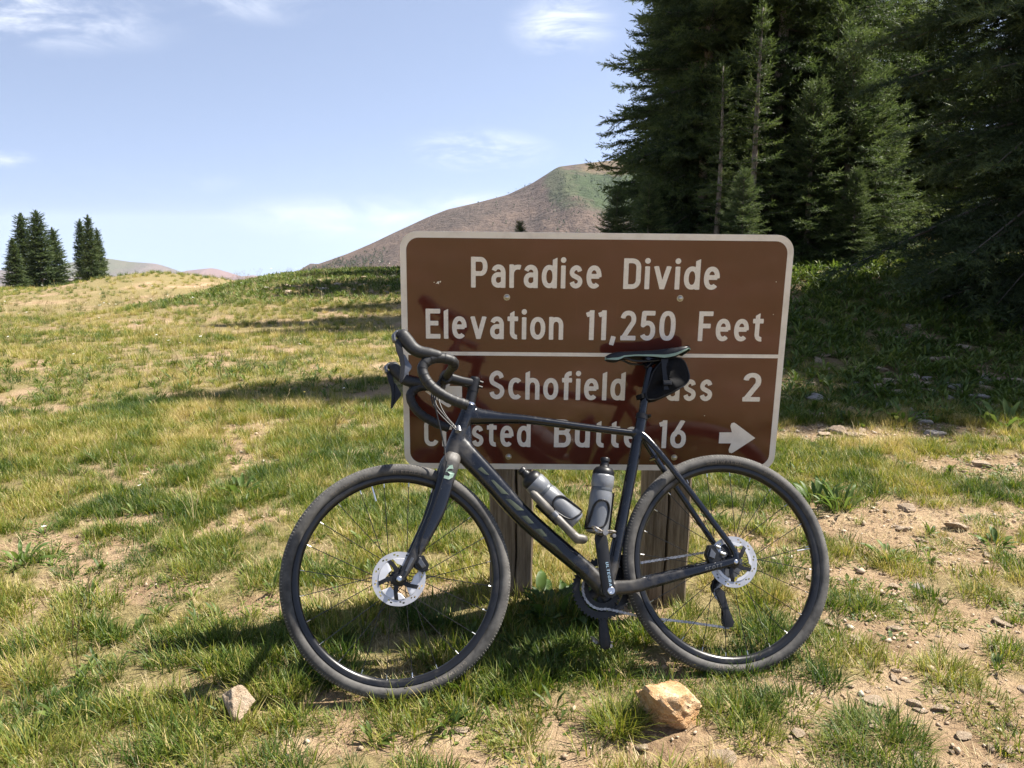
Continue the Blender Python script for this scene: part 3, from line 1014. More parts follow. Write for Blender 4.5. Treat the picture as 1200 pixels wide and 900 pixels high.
    STr = [(.026, .024), (.021, .020), (.0185, .0185), (.0175, .0185), (.0170, .0185)]
    HT = [(.176, 0, .372), (.190, 0, .415), (.214, 0, .470), (.239, 0, .526), (.2425, 0, .537)]
    HTr = [.0275, .0265, .0245, .0235, .022]
    fr = MB()
    fr.merge(sweep(spline(TT, 5), list(zip(np.interp(np.linspace(0, 6, 31), range(7), [a for a, b in TTr]), np.interp(np.linspace(0, 6, 31), range(7), [b for a, b in TTr]))), 18))
    fr.merge(sweep(spline(DT, 5), list(zip(np.interp(np.linspace(0, 5, 26), range(6), [a for a, b in DTr]), np.interp(np.linspace(0, 5, 26), range(6), [b for a, b in DTr]))), 18, sup=2.5))
    fr.merge(sweep(STp, STr, 16))
    fr.merge(sweep(HT, HTr, 18))
    # gusset behind the head tube
    fr.merge(sweep([(.222, 0, .50), (.226, 0, .455), (.222, 0, .40)], [(.016, .022), (.016, .017), (.018, .022)], 14))
    fr.merge(cyl((.647, -.043, -.064), (.647, .043, -.064), .0255, n=20))
    for s in (-1, 1):
        ss = [(.780, s * .006, .436), (.812, s * .013, .418), (.85, s * .030, .364), (.93, s * .044, .243), (1.01, s * .055, .118), (1.058, s * .062, .040), (1.066, s * .063, .006)]
        fr.merge(sweep(spline(ss, 5), list(zip(np.linspace(.0095, .0075, 31), np.linspace(.0115, .0098, 31))), 12))
        cs = [(.655, s * .024, -.061), (.70, s * .033, -.061), (.747, s * .040, -.057), (.86, s * .050, -.036), (.98, s * .060, -.013), (1.040, s * .063, -.002), (1.072, s * .064, .006)]
        fr.merge(sweep(spline(cs, 5), list(zip(np.interp(np.linspace(0, 6, 31), range(7), [.016, .013, .011, .010, .0095, .009, .008]), np.interp(np.linspace(0, 6, 31), range(7), [.023, .022, .0205, .017, .0135, .0125, .011]))), 12, sup=2.6))
        fr.merge(cyl((WB, s * .057, 0), (WB, s * .069, 0), .0145, n=18))
    fr.merge(sweep([(.842, -.03, .345), (.842, .03, .345)], .0075, 10))
    fo = link('frame', fr.mesh('frame', frame_m, True, 180), t)
    rm = fo.modifiers.new('weld', 'REMESH'); rm.mode = 'VOXEL'; rm.voxel_size = .0027; rm.use_smooth_shade = True
    sm = fo.modifiers.new('soften', 'SMOOTH'); sm.factor = .5; sm.iterations = 6

    fdt = tube_fn(DT, DTr)
    def patch(poly4, fn, mat, name, parent, M=None, lift=.0012, res=7):
        a, b, c, d = [np.array(p) for p in poly4]
        m = MB(); V = []; F = []
        for j in range(res + 1):
            for i in range(res + 1):
                u, v = i / res, j / res
                p = (a * (1 - u) + b * u) * (1 - v) + (d * (1 - u) + c * u) * v
                V.append(fn(p[0], p[1], lift))
        for j in range(res):
            for i in range(res):
                k = j * (res + 1) + i
                F.append((k, k + 1, k + res + 2, k + res + 1))
        m.add(V, F)
        return link(name, m.mesh(name, mat, True, 180), parent, M)
    # big slanted initials wrapping under the down tube: only their lower halves show
    for q in ([(.2542, .3243), (.2671, .3312), (.2914, .3041), (.277, .3074)], [(.2944, .2888), (.3035, .2885), (.3503, .241), (.3269, .2447)],
              [(.337, .2282), (.3551, .2258), (.3969, .1896), (.3733, .1905)], [(.3833, .1731), (.4051, .1723), (.4257, .1484), (.4075, .148)],
              [(.4247, .1307), (.4501, .1297), (.4652, .1061), (.447, .1069)], [(.4607, .0922), (.4874, .0805), (.5129, .0513), (.4966, .052)],
              [(.5172, .0318), (.5354, .031), (.5556, .0056), (.5462, .0008)]):
        patch(q, fdt, olive, 'frame_print', fo)
    def text_on(txt, fn, p0, p1, height, mat, name, parent, shear=.2, lift=.0012, gap=.16):
        gl, w = text_flat(txt, gap)
        p0 = np.array(p0, float); p1 = np.array(p1, float)
        dx = (p1 - p0); Lh = np.linalg.norm(dx); dx /= Lh; up = np.array((-dx[1], dx[0]))
        m = MB(); s = Lh / w
        for V, F in gl:
            m.add([fn(*(p0 + dx * (a * s + b * height * shear) + up * (b - .5) * height), lift) for a, b in V], F)
        o = link(name, m.mesh(name, mat, False), parent)
        return tag(o, kind='stuff')
    CSl = [(.655, -.061), (.70, -.061), (.747, -.057), (.86, -.036), (.98, -.013), (1.040, -.002), (1.072, .006)]
    CSr = [(.016, .023), (.013, .022), (.011, .0205), (.010, .017), (.0095, .0135), (.009, .0125), (.008, .011)]
    def fcs(x, z, lift):
        p = tube_fn(CSl, CSr)(x, z, lift)
        off = np.interp(x, [.655, .70, .747, .86, .98, 1.04], [.024, .033, .040, .050, .060, .063])
        return (p[0], p[1] - off, p[2])
    text_on('SCOTT', fcs, (.955, -.0185), (1.012, -.0085), .012, pale, 'frame_lettering', fo)
    # dusty clear guard on the down tube
    # cable port
    cp = sweep([(.196, -.016, .432), (.199, -.022, .450), (.200, -.018, .466)], [(.005, .008), (.008, .012), (.005, .006)], 10)
    link('cable_port', cp.mesh('cable_port', grey), fo)
    # seat clamp, seat post, saddle
    sc_ = sweep([(.812, 0, .478), (.8165, 0, .494)], [(.0195, .0205), (.0195, .0205)], 18)
    sc_.merge(cyl((.832, -.010, .487), (.842, -.010, .487), .004, n=8)).merge(box(.837, 0, .486, .012, .020, .010, .002))
    link('seat_clamp', sc_.mesh('seat_clamp', black), t)
    sp = sweep([(.808, 0, .465), (.835, 0, .572), (.857, 0, .652)], .0137, 18)
    sp.merge(sweep([(.842, 0, .653), (.858, 0, .668), (.872, 0, .672)], [(.014, .010), (.017, .010), (.015, .006)], 12))
    sp.merge(box(.860, 0, .680, .046, .050, .010, .003)).merge(cyl((.845, -.028, .678), (.845, .028, .678), .006, n=10))
    link('seat_post', sp.mesh('seat_post', frame_m), t)

    # saddle shell: loft of sections along x
    xs = np.linspace(0, 1, 25)
    V = []; F = []; MI = []
    nsec = 21
    for u in xs:
        x = .704 + .284 * u
        hwid = np.interp(u, [0, .04, .12, .35, .55, .75, .88, .96, 1], [.010, .018, .021, .026, .038, .062, .071, .066, .048])
        top = np.interp(u, [0, .05, .12, .3, .6, .8, .9, .97, 1], [.694, .702, .7075, .7085, .7095, .712, .716, .720, .716])
        drop = np.interp(u, [0, .05, .14, .2, .35, .55, .68, .78, .9, 1], [.006, .018, .026, .016, .014, .020, .030, .028, .018, .008])
        for k in range(nsec):
            a = -1 + 2 * k / (nsec - 1)
            sgn = 1 if a > 0 else -1
            aa = abs(a)
            if aa < .7:
                y = hwid * (aa / .7) ** .92 * .94; z = top - .006 * (aa / .7) ** 3 - .003 * math.exp(-(aa / .2) ** 2) * np.interp(u, [0, .2, .5, 1], [0, 1, 1, .5])
            else:
                q = (aa - .7) / .3
                y = hwid * (.94 + .06 * math.sin(q * math.pi)); z = top - .006 - drop * q
            V.append((x, sgn * y if aa > 0 else 0, z))
    for i in range(len(xs) - 1):
        for k in range(nsec - 1):
            F.append((i * nsec + k, i * nsec + k + 1, (i + 1) * nsec + k + 1, (i + 1) * nsec + k))
            a0 = abs(-1 + 2 * (k + .5) / (nsec - 1))
            MI.append(1 if a0 > .86 else 0)
    # underside
    o = len(V)
    for i, u in enumerate(xs):
        a = V[i * nsec]; c = V[i * nsec + nsec - 1]
        for q in (0.0, .25, .5, .75, 1.0):
            V.append((a[0], a[1] * (1 - q) + c[1] * q, a[2] + .010 * math.sin(q * math.pi) * np.interp(u, [0, .3, 1], [0.2, .8, 1])))
    for i in range(len(xs) - 1):
        for q in range(4):
            F.append((o + i * 5 + q, o + (i + 1) * 5 + q, o + (i + 1) * 5 + q + 1, o + i * 5 + q + 1)); MI.append(0)
    F.append(tuple(range(nsec - 1, -1, -1))); MI.append(1)
    F.append(tuple((len(xs) - 1) * nsec + k for k in range(nsec))); MI.append(1)
    sd_ = MB(); sd_.add(V, F); sd_.m = MI
    sad = link('saddle', sd_.mesh('saddle', [black, mint], True, 50), t)
    for s in (-1, 1):
        ra = sweep(spline([(.738, s * .010, .688), (.768, s * .016, .684), (.800, s * .021, .672), (.850, s * .022, .671), (.895, s * .024, .676), (.945, s * .032, .690)], 6), .0036, 8)
        link('saddle_rail', ra.mesh('saddle_rail', black), sad)

    # ---- wheels
    def wheel(M, front):
        rim = lathe([(.3115, -.0118), (.3130, -.0132), (.3035, -.0140), (.2960, -.0095), (.2925, -.004), (.2925, .004), (.2960, .0095), (.3035, .0140), (.3130, .0132), (.3115, .0118), (.306, .008), (.306, -.008)], 96, closed=True)
        w = link('front_wheel' if front else 'rear_wheel', rim.mesh('rim', rim_m, True, 60), t, M)
        prof = []
        nseg = 28
        for k in range(nseg):
            a = 2 * math.pi * k / nseg
            rr_, hh = .0200, .0202
            r_ = .3305 + rr_ * math.cos(a)
            y_ = hh * math.sin(a)
            if math.cos(a) < -.75: y_ *= .75; r_ = max(r_, .3125)
            if math.cos(a) > .55: r_ = .3305 + rr_ * math.cos(a) * 1.02
            prof.append((r_, y_))
        ty = lathe(prof, 128, closed=True)
        link('tyre', ty.mesh('tyre', rubber, True, 180), w)
        # tread knobs: two shoulder rows and a centre file tread, one mesh of small blocks
        kn = MB()
        nk = 220
        for k in range(nk):
            for row, (an, sz) in enumerate(((-52, .0011), (52, .0011), (-42, .0014), (42, .0014), (-24, .0011), (24, .0011))):
                a = 2 * math.pi * (k + (.5 if row % 2 else 0)) / nk
                rc = .3305 + .0206 * math.cos(R(an)) * 1.01; yc = .0206 * math.sin(R(an))
                er = np.array((math.cos(a), 0, math.sin(a))); et = np.array((-math.sin(a), 0, math.cos(a)))
                nrm = er * math.cos(R(an)) + np.array((0, 1, 0)) * math.sin(R(an))
                bi = np.cross(nrm, et)
                c = er * rc + np.array((0, yc, 0))
                pts = [c + et * i * sz + bi * j * sz * 1.1 for i, j in ((-1, -1), (1, -1), (1, 1), (-1, 1))]
                tp = [p + nrm * .0003 - (p - c) * .25 for p in pts]
                pts = [p - nrm * .001 for p in pts]
                kn.add(pts + tp, [(4, 5, 6, 7), (0, 1, 5, 4), (1, 2, 6, 5), (2, 3, 7, 6), (3, 0, 4, 7)])
        tag(link('tread', kn.mesh('tread', KNOB, False), w), kind='stuff')
        # sidewall print
        def on_tyre(ang, rr_):
            def fn(x, z, lift):
                a = ang - x / .33
                r_ = .3245 + z
                c = (r_ - .3305) / .0202
                y = -.0202 * math.sqrt(max(.05, 1 - c * c)) - .0006
                return (r_ * math.cos(a), y, r_ * math.sin(a))
            return fn
        for ang, tx, wd in ((R(128), 'SCHWALBE', .13), (R(92), 'BLEEDER', .09), (R(-52), 'SCHWALBE', .13)):
            if not front: ang += R(-30)
            text_on(tx, on_tyre(ang, 0), (0, .0), (wd, .0), .0095, tan, 'tyre_lettering', w, shear=0)
        hub = lathe([(.0, -.049), (.008, -.049), (.012, -.044), (.014, -.036), (.024, -.034), (.024, -.031), (.013, -.028), (.012, 0), (.013, .026), (.024, .029), (.024, .032), (.014, .035), (.012, .046), (0, .048)], 24)
        link('hub', hub.mesh('hub', black), w)
        n = 24
        for k in range(n):
            side = -1 if k % 2 else 1
            a = 2 * math.pi * (k + .5) / n
            off = R(78) * (1 if (k // 2) % 2 else -1)
            p0 = (.0225 * math.cos(a + off), side * .0325, .0225 * math.sin(a + off))
            p1 = (.2935 * math.cos(a), side * .003, .2935 * math.sin(a))
            m = cyl(p0, p1, .00125, n=5)
            q0 = tuple(p1[i] + (p0[i] - p1[i]) * .045 for i in range(3))
            o_ = link('spoke', m.mesh('spoke', black), w)
            # silver nipple
            ni = cyl(q0, p1, .0017, n=6)
            link('nipple', ni.mesh('nipple', steel), w)
        va = cyl((.292 * math.cos(R(105)), 0, .292 * math.sin(R(105))), (.245 * math.cos(R(105)), 0, .245 * math.sin(R(105))), .0028, n=8) if front else cyl((.2 + .092, 0, .03), (.245, 0, .025), .0028, n=8)
        link('valve', va.mesh('valve', steel), w)
        # rotor: slotted silver ring, pale cooling fins, black spider
        rot = MB()
        n = 144
        yR = -.0415 if front else -.0475
        rads = [.0615, .066, .070, .0745, .0803]
        V = []
        for yy in (yR - .0009, yR + .0009):
            for r_ in rads:
                for k in range(n):
                    a = 2 * math.pi * k / n
                    rw = r_ + (.0003 * math.sin(k * 2 * math.pi / 12) if r_ in (rads[0], rads[-1]) else 0)
                    V.append((rw * math.cos(a), yy, rw * math.sin(a)))
        nr = len(rads)
        def hole(i, k):
            ph = (k + (i - 1) * 3) % 12
            return (i == 1 and ph in (0, 1)) or (i == 2 and ph in (6, 7))
        F = []
        idx = lambda l, i, k: (l * nr + i) * n + k % n
        for i in range(nr - 1):
            for k in range(n):
                if hole(i, k): continue
                F.append((idx(0, i, k), idx(0, i + 1, k), idx(0, i + 1, k + 1), idx(0, i, k + 1)))
                F.append((idx(1, i, k), idx(1, i, k + 1), idx(1, i + 1, k + 1), idx(1, i + 1, k)))
        for k in range(n):
            F.append((idx(0, nr - 1, k), idx(1, nr - 1, k), idx(1, nr - 1, k + 1), idx(0, nr - 1, k + 1)))
        rot.add(V, F)
        ro = link('disc_rotor', rot.mesh('disc_rotor', silver, False), w)
        for s5 in range(4 if front else 5):
            nf = 4 if front else 5
            a0 = 2 * math.pi * s5 / nf + (.45 if front else .9)
            sp_ = 2 * math.pi / nf
            pts_o = [(.0612 * math.cos(a0 + sp_ * q), .0612 * math.sin(a0 + sp_ * q)) for q in np.linspace(.06, .90, 10)]
            inner = (.045, .040, .036, .034) if front else (.054, .053, .052, .052)
            pts_i = [(r_ * math.cos(a0 + sp_ * q), r_ * math.sin(a0 + sp_ * q)) for q, r_ in zip((.80, .6, .38, .16), inner)]
            pf = prism(pts_o + pts_i, yR - .0028, yR + .001, .05)
            link('cooling_fin', pf.mesh('cooling_fin', fin_m, True, 30), w)
        spd = MB()
        for s5 in range(5):
            a0 = 2 * math.pi * s5 / 5 + .3
            arm = [(.012 * math.cos(a0 - .5), .012 * math.sin(a0 - .5)), (.035 * math.cos(a0 + .12), .035 * math.sin(a0 + .12)), (.062 * math.cos(a0 + .40), .062 * math.sin(a0 + .40)),
                   (.063 * math.cos(a0 + .60), .063 * math.sin(a0 + .60)), (.038 * math.cos(a0 + .52), .038 * math.sin(a0 + .52)), (.012 * math.cos(a0 + .8), .012 * math.sin(a0 + .8))]
            spd.merge(prism(arm, yR - .0034, yR - .0018 + .003, .06))
        spd.merge(lathe([(0, yR - .0045), (.019, yR - .0045), (.021, yR - .003), (.021, yR + .004), (0, yR + .004)], 24))
        link('rotor_spider', spd.mesh('rotor_spider', black), w)
        # fine dust band etc. comes from the material
        return w
    m_, nt, b = new_mat('tread_rubber')
    n = noise_node(nt, 60, 4, .6)
    r = ramp(nt, [(.35, (.10, .095, .085)), (.55, (.25, .235, .205)), (.75, (.36, .335, .29))])
    nt.links.new(n.outputs['Fac'], r.inputs[0]); nt.links.new(r.outputs[0], b.inputs['Base Color']); b.inputs['Roughness'].default_value = .85
    KNOB = m_
    fw = wheel(ST, True)
    rw = wheel(Matrix.Translation((WB, 0, 0)), False)
    # cassette: eleven toothed sprockets
    for k in range(11):
        rr_ = .0225 + .0355 * (k / 10) ** 1.15
        nt_ = 11 + 2 * k
        poly = []
        for q in range(nt_ * 4):
            a = 2 * math.pi * q / (nt_ * 4)
            r_ = rr_ + (.0022 if q % 4 in (1, 2) else -.0012)
            poly.append((r_ * math.cos(a), r_ * math.sin(a)))
        yy = .046 - k * .0029
        link('sprocket', prism(poly, yy - .0008, yy + .0008).mesh('sprocket', chain_m if k % 2 else grey, False), rw)

    # ---- fork
    fk = MB()
    for s in (-1, 1):
        bl = [(.182, s * .012, .372), (.170, s * .030, .350), (.150, s * .040, .295), (.118, s * .046, .198), (.062, s * .051, .092), (.018, s * .053, .020), (.004, s * .053, -.006)]
        br = [(.018, .024), (.018, .029), (.0125, .0285), (.011, .0262), (.010, .0195), (.009, .0135), (.009, .011)]
        k = np.linspace(0, 6, 37)
        fk.merge(sweep(spline(bl, 6), list(zip(np.interp(k, range(7), [a for a, b in br]), np.interp(k, range(7), [b for a, b in br]))), 16, sup=2.4))
        fk.merge(cyl((.0, s * .046, 0), (.0, s * .060, 0), .0125, n=16))
    fk.merge(sweep([(.170, 0, .345), (.178, 0, .362), (.184, 0, .376)], [(.036, .026), (.030, .027), (.027, .026)], 18))
    fko = link('fork', fk.mesh('fork', frame_m, True, 180), t, ST)
    rm = fko.modifiers.new('weld', 'REMESH'); rm.mode = 'VOXEL'; rm.voxel_size = .0025; rm.use_smooth_shade = True
    sm = fko.modifiers.new('soften', 'SMOOTH'); sm.factor = .5; sm.iterations = 5
    FKl = [(.182, .372), (.170, .350), (.150, .295), (.118, .198), (.062, .092), (.018, .020)]
    FKr = [(.018, .024), (.018, .029), (.0125, .0285), (.011, .0262), (.010, .0195), (.009, .0135)]
    def ffk(x, z, lift):
        p = tube_fn(FKl, FKr)(x, z, lift)
        off = np.interp(z, [.0, .09, .198, .295, .35], [.053, .051, .046, .040, .031])
        return (p[0], p[1] - off, p[2])
    text_on('SCOTT', ffk, (.095, .203), (.1315, .273), .012, pale, 'fork_lettering', fko)
    # hexagonal S emblem: two mirrored bent bands
    s1 = [(.1735, .3275), (.1705, .3385), (.1515, .3375), (.1400, .3272), (.1432, .3165), (.1560, .3105), (.1600, .3052), (.1585, .3030), (.1470, .3075), (.1420, .3060), (.1392, .2985), (.1580, .2935), (.1706, .3000), (.1765, .3115), (.1560, .3205), (.1545, .3245), (.1580, .3258), (.1690, .3235)]
    emb = MB()
    band1 = [(.1738, .3262), (.1712, .3385), (.1535, .3378), (.1398, .3280), (.1420, .3170), (.1540, .3180), (.1545, .3240), (.1600, .3262)]
    band2 = [(.1398, .2985), (.1440, .3070), (.1590, .3030), (.1625, .3090), (.1540, .3180), (.1680, .3190), (.1768, .3110), (.1710, .2998), (.1580, .2925)]
    band3 = [(.1420, .3170), (.1540, .3180), (.1680, .3190), (.1625, .3090), (.1500, .3110)]
    for bd in (band1, band2):
        P = [np.array(p) for p in bd]
        c = sum(P) / len(P)
        # fan subdivided so it hugs the crown
        emb.add([ffk(p[0], p[1], .0022) for p in P], [tuple(range(len(P)))])
    link('fork_emblem', emb.mesh('fork_emblem', mint, False), fko)
    ax = lathe([(0, -.0635), (.006, -.0635), (.0085, -.061), (.0085, -.056), (0, -.056)], 16)
    link('axle_cap', ax.mesh('axle_cap', steel), fko)
    ax2 = lathe([(0, -.0735), (.005, -.0735), (.0075, -.071), (.0075, -.066), (0, -.066)], 16)
    link('axle_cap', ax2.mesh('axle_cap', steel), t, Matrix.Translation((WB, 0, 0)))
    slot = sweep([(.020, -.0655, .022), (.036, -.0665, .052), (.041, -.0665, .060)], [(.0015, .0035), (.0015, .0055), (.0015, .004)], 10)
    link('fork_slot', slot.mesh('fork_slot', grey), fko)
    # brake calipers
    cal = prism([(.0425, .044), (.0559, .0665), (.0753, .0657), (.0905, .0374), (.087, .0228), (.0698, .0143), (.0464, .0292)], -.060, -.034, .10)
    cal.merge(prism([(.050, .043), (.060, .061), (.067, .058), (.075, .030), (.062, .026)], -.066, -.058, .15))
    c_ = link('brake_caliper', cal.mesh('brake_caliper', black, True, 35), t, ST)
    link('caliper_cap', prism([(.056, .046), (.064, .058), (.080, .033), (.068, .027)], -.0685, -.064, .12).mesh('caliper_cap', grey, True, 35), c_)
    cal = prism([(.9669, .0266), (.980, .0560), (.998, .0570), (1.012, .0330), (1.022, .0130), (1.012, .0023), (.9757, -.0020)], -.060, -.036, .10)
    c_ = link('brake_caliper', cal.mesh('brake_caliper', black, True, 35), t)
    link('caliper_cap', prism([(.975, .020), (.984, .046), (.999, .028), (.992, .012)], -.066, -.058, .12).mesh('caliper_cap', grey, True, 35), c_)
    ho = cyl((1.004, -.058, .052), (1.016, -.058, .046), .005, n=10).merge(cyl((1.016, -.058, .03), (1.03, -.058, .024), .006, n=10))
    link('caliper_bolt', ho.mesh('caliper_bolt', steel), c_)

    # ---- stem, spacers, bar
    stm = MB()
    stm.merge(sweep([(.258, 0, .606), (.215, 0, .616), (.172, 0, .627)], [(.0175, .0165), (.0155, .0155), (.0185, .0175)], 18, sup=2.6))
    stm.merge(sweep([(.2505, 0, .582), (.2615, 0, .622)], [(.0185, .0185), (.0178, .0178)], 18))
    stm.merge(cyl((.165, -.022, .629), (.165, .022, .629), .0205, n=18))
    stm.merge(cyl((.270, -.012, .596), (.282, -.012, .592), .0045, n=8)).merge(cyl((.274, -.012, .612), (.285, -.012, .608), .0045, n=8))
    so = link('stem', stm.mesh('stem', black), t, ST)
    link('steerer_spacer', sweep([(.2405, 0, .541), (.252, 0, .584)], [.0170, .0170], 18).mesh('steerer_spacer', black), t, ST)
    link('headset_ring', sweep([(.2395, 0, .536), (.2415, 0, .543)], [.0205, .0195], 20).mesh('headset_ring', steel), t)
    link('top_cap', sweep([(.2612, 0, .622), (.2628, 0, .628)], [.0165, .0150], 18).mesh('top_cap', black), so)
    bar = MB()
    half = [(.165, 0, .629), (.166, -.10, .629), (.168, -.165, .630), (.163, -.196, .634), (.146, -.208, .640), (.115, -.2115, .643), (.088, -.2115, .636), (.070, -.2125, .618), (.0685, -.213, .598), (.081, -.2145, .570), (.106, -.216, .543), (.148, -.218, .5165), (.196, -.220, .497)]
    left = spline(half, 6)
    full = np.vstack([left[::-1], (left * np.array((1, -1, 1)))[1:]])
    bar.merge(sweep(full, .0135, 14))
    bo = link('handlebar', bar.mesh('handlebar', black), t, ST)
    for s in (-1, 1):
        seg = left[10:] * np.array((1, -s, 1)) if s < 0 else left[10:] * np.array((1, -1, 1))
        seg = left[10:] * np.array((1, 1 if s < 0 else -1, 1))
        # wrapped tape: overlapping turns give small steps
        d = np.r_[0, np.cumsum(np.linalg.norm(np.diff(seg, axis=0), axis=1))]
        q = np.linspace(0, d[-1], 160)
        pth = np.stack([np.interp(q, d, seg[:, k]) for k in range(3)], 1)
        rad = .0152 + .0011 * ((q / .021) % 1.0)
        tp = sweep(pth, list(rad), 16, ref=(.3, 1, .2))
        tp.merge(sweep([pth[-1], pth[-1] + (pth[-1] - pth[-3])], [.0145, .013], 14))
        link('bar_tape', tp.mesh('bar_tape', tape_m, True, 180), bo)
        # hood
        yb = s * .2115
        hd = spline([(.116, yb, .650), (.090, yb, .655), (.062, yb, .661), (.042, yb, .672), (.025, yb, .692), (.010, yb, .711), (.000, yb, .717)], 6)
        k = np.linspace(0, 6, len(hd))
        hr = list(zip(np.interp(k, range(7), [.0175, .0185, .0175, .0165, .0165, .0175, .012]), np.interp(k, range(7), [.0155, .0185, .0185, .0195, .0215, .021, .013])))
        h = link('brake_hood', sweep(hd, hr, 18, roundcap=True, sup=2.2).mesh('brake_hood', tape_m, True, 180), bo)
        capb = sweep(spline([(-.006, yb, .7205), (-.0145, yb, .710), (-.013, yb, .694)], 4), [(.011, .006)] * 4 + [(.012, .007)] * 5, 12, roundcap=True)
        link('lever_cap', capb.mesh('lever_cap', grey), h)
        lv = [(-.0135, .6900), (-.004, .7000), (.006, .6880), (.010, .6688), (.013, .650), (.016, .620), (.0135, .590), (.0081, .5704), (.002, .5649), (-.0006, .5676), (.0015, .590), (.0030, .615), (-.0015, .645), (-.0083, .6617)]
        lvm = prism(lv, yb - .006 + s * .004, yb + .006 + s * .004, .14)
        link('brake_lever', lvm.mesh('brake_lever', black, True, 40), h)
        sh = [(.0125, .655), (.0185, .6497), (.0250, .636), (.0365, .6169), (.035, .6089), (.018, .588), (.010, .576), (.0125, .600), (.0145, .630)]
        link('shift_paddle', prism(sh, yb - .004 - s * .002, yb + .003 - s * .002, .12).mesh('shift_paddle', grey if s < 0 else black, True, 40), h)
    # cables from bar to frame and fork
    for pts, rr_ in (([(.150, -.03, .622), (.128, -.05, .590), (.120, -.052, .559), (.127, -.050, .515), (.136, -.045, .470), (.150, -.043, .400), (.153, -.052, .350)], .0024),
                     ([(.150, .01, .622), (.132, .0, .575), (.130, -.012, .540), (.150, -.022, .505), (.196, -.022, .450)], .0022),
                     ([(.152, .02, .620), (.142, .01, .580), (.142, -.005, .544), (.160, -.018, .500), (.198, -.02, .452)], .0022),
                     ([(.150, -.01, .618), (.122, -.02, .585), (.116, -.030, .550), (.134, -.030, .510), (.194, -.024, .446)], .0022)):
        link('cable', sweep(spline(pts, 8), rr_, 8).mesh('cable', black), t)
    hose = spline([(.153, -.056, .350), (.140, -.058, .300), (.104, -.064, .200), (.066, -.066, .110), (.060, -.062, .070)], 6)
    link('brake_hose', sweep(hose, .0022, 8).mesh('brake_hose', black), fko)

    # ---- drivetrain
    CX, CZ = .647, -.064
    CRo = Matrix.Translation((CX, 0, CZ))
    nt_ = 46
    def ring(nt_, r_, y0, y1, rin, name, mat, arms=0):
        V = []; F = []
        n = nt_ * 4
        for yy in (y0, y1):
            for q in range(n):
                a = 2 * math.pi * q / n
                rr2 = r_ + (.0032 if q % 4 in (1, 2) else -.0025)
                V.append((rr2 * math.cos(a), yy, rr2 * math.sin(a)))
            for q in range(n):
                a = 2 * math.pi * q / n
                V.append((rin * math.cos(a), yy, rin * math.sin(a)))
        for q in range(n):
            p = (q + 1) % n
            F += [(q, n + q, n + p, p), (2 * n + q, 2 * n + p, 3 * n + p, 3 * n + q), (q, p, 2 * n + p, 2 * n + q), (n + q, 3 * n + q, 3 * n + p, n + p)]
        return MB().add(V, F).mesh(name, mat, False)
    cr = link('crankset', cyl((0, -.060, 0), (0, .062, 0), .012, n=18).mesh('crankset', black), t, CRo)
    link('chainring', ring(46, .094, .0465, .0495, .072, 'chainring', black), cr)
    link('chainring', ring(30, .0615, .0395, .0420, .044, 'chainring', black), cr)
    spd = MB()
    for q in range(4):
        a = 2 * math.pi * q / 4 + .5
        spd.merge(sweep([(0, .050, 0), (.045 * math.cos(a), .051, .045 * math.sin(a)), (.080 * math.cos(a + .05), .052, .080 * math.sin(a + .05))], [(.006, .020), (.005, .014), (.004, .017)], 10))
    link('chainring_spider', spd.mesh('chainring_spider', black), cr)
    near = [(-.040, .1566), (-.036, .1680), (-.020, .1760), (-.004, .1680), (.000, .150), (.0026, .0957), (.0080, .0300), (.0145, -.0080), (.0125, -.0180), (.0, -.0255), (-.0150, -.0240), (-.0260, -.0130), (-.0290, .010), (-.0335, .060), (-.0365, .110)]
    arm = prism(near, -.078, -.062, .16)
    ca = link('crank_arm', arm.mesh('crank_arm', black, True, 50), cr)
    link('crank_bolt', lathe([(.0045, -.0785), (.0055, -.0800), (.0105, -.0800), (.0118, -.0785), (.0118, -.076)], 20).mesh('crank_bolt', steel), cr, Matrix.Translation((-.001, 0, -.004)))
    link('crank_bolt_core', lathe([(0, -.0782), (.0100, -.0782), (.0100, -.077)], 18).mesh('crank_bolt_core', black), cr, Matrix.Translation((-.001, 0, -.004)))
    text_on('ULTEGRA', lambda x, z, l: (x, -.0790, z), (-.0090, .0830), (-.0020, .0100), .0085, blue, 'crank_lettering', ca, shear=.15)
    far = [(-.014, -.005), (-.012, -.10), (-.014, -.168), (-.010, -.184), (.004, -.190), (.018, -.184), (.022, -.168), (.016, -.10), (.014, -.005)]
    link('crank_arm', prism(far, .058, .073, .16).mesh('crank_arm', black, True, 50), cr)
    pdm = mat_noise('pedal_steel', [(.3, (.20, .17, .14)), (.7, (.50, .46, .41))], 60, .35, .85)
    def pedal(px_, pz, y0, sgn):
        p = MB()
        p.merge(cyl((px_, y0, pz), (px_, y0 + sgn * .055, pz), .0085, n=12))
        p.merge(box(px_ + .002, y0 + sgn * .034, pz + .002, .052, .030, .012, .004))
        for d in (-1, 1):
            p.merge(cyl((px_ + d * .027, y0 + sgn * .022, pz - d * .010), (px_ + d * .027, y0 + sgn * .052, pz - d * .010), .0062, n=10))
            p.merge(sweep(spline([(px_ + d * .012, y0 + sgn * .018, pz + .006), (px_ + d * .030, y0 + sgn * .020, pz + .010 - d * .008), (px_ + d * .033, y0 + sgn * .036, pz + .010 - d * .010), (px_ + d * .030, y0 + sgn * .052, pz + .010 - d * .008), (px_ + d * .012, y0 + sgn * .053, pz + .006)], 4), .003, 8))
        link('pedal', p.mesh('pedal', pdm), cr)
    pedal(-.020, .170, -.078, -1)
    pedal(.004, -.172, .073, 1)
    # chain: links along the run, one joined mesh
    chain_path = []
    def add_arc(cx, cz, r_, a0, a1, k, y):
        for a in np.linspace(R(a0), R(a1), k):
            chain_path.append((cx + r_ * math.cos(a), y, cz + r_ * math.sin(a)))
    rC = .0635
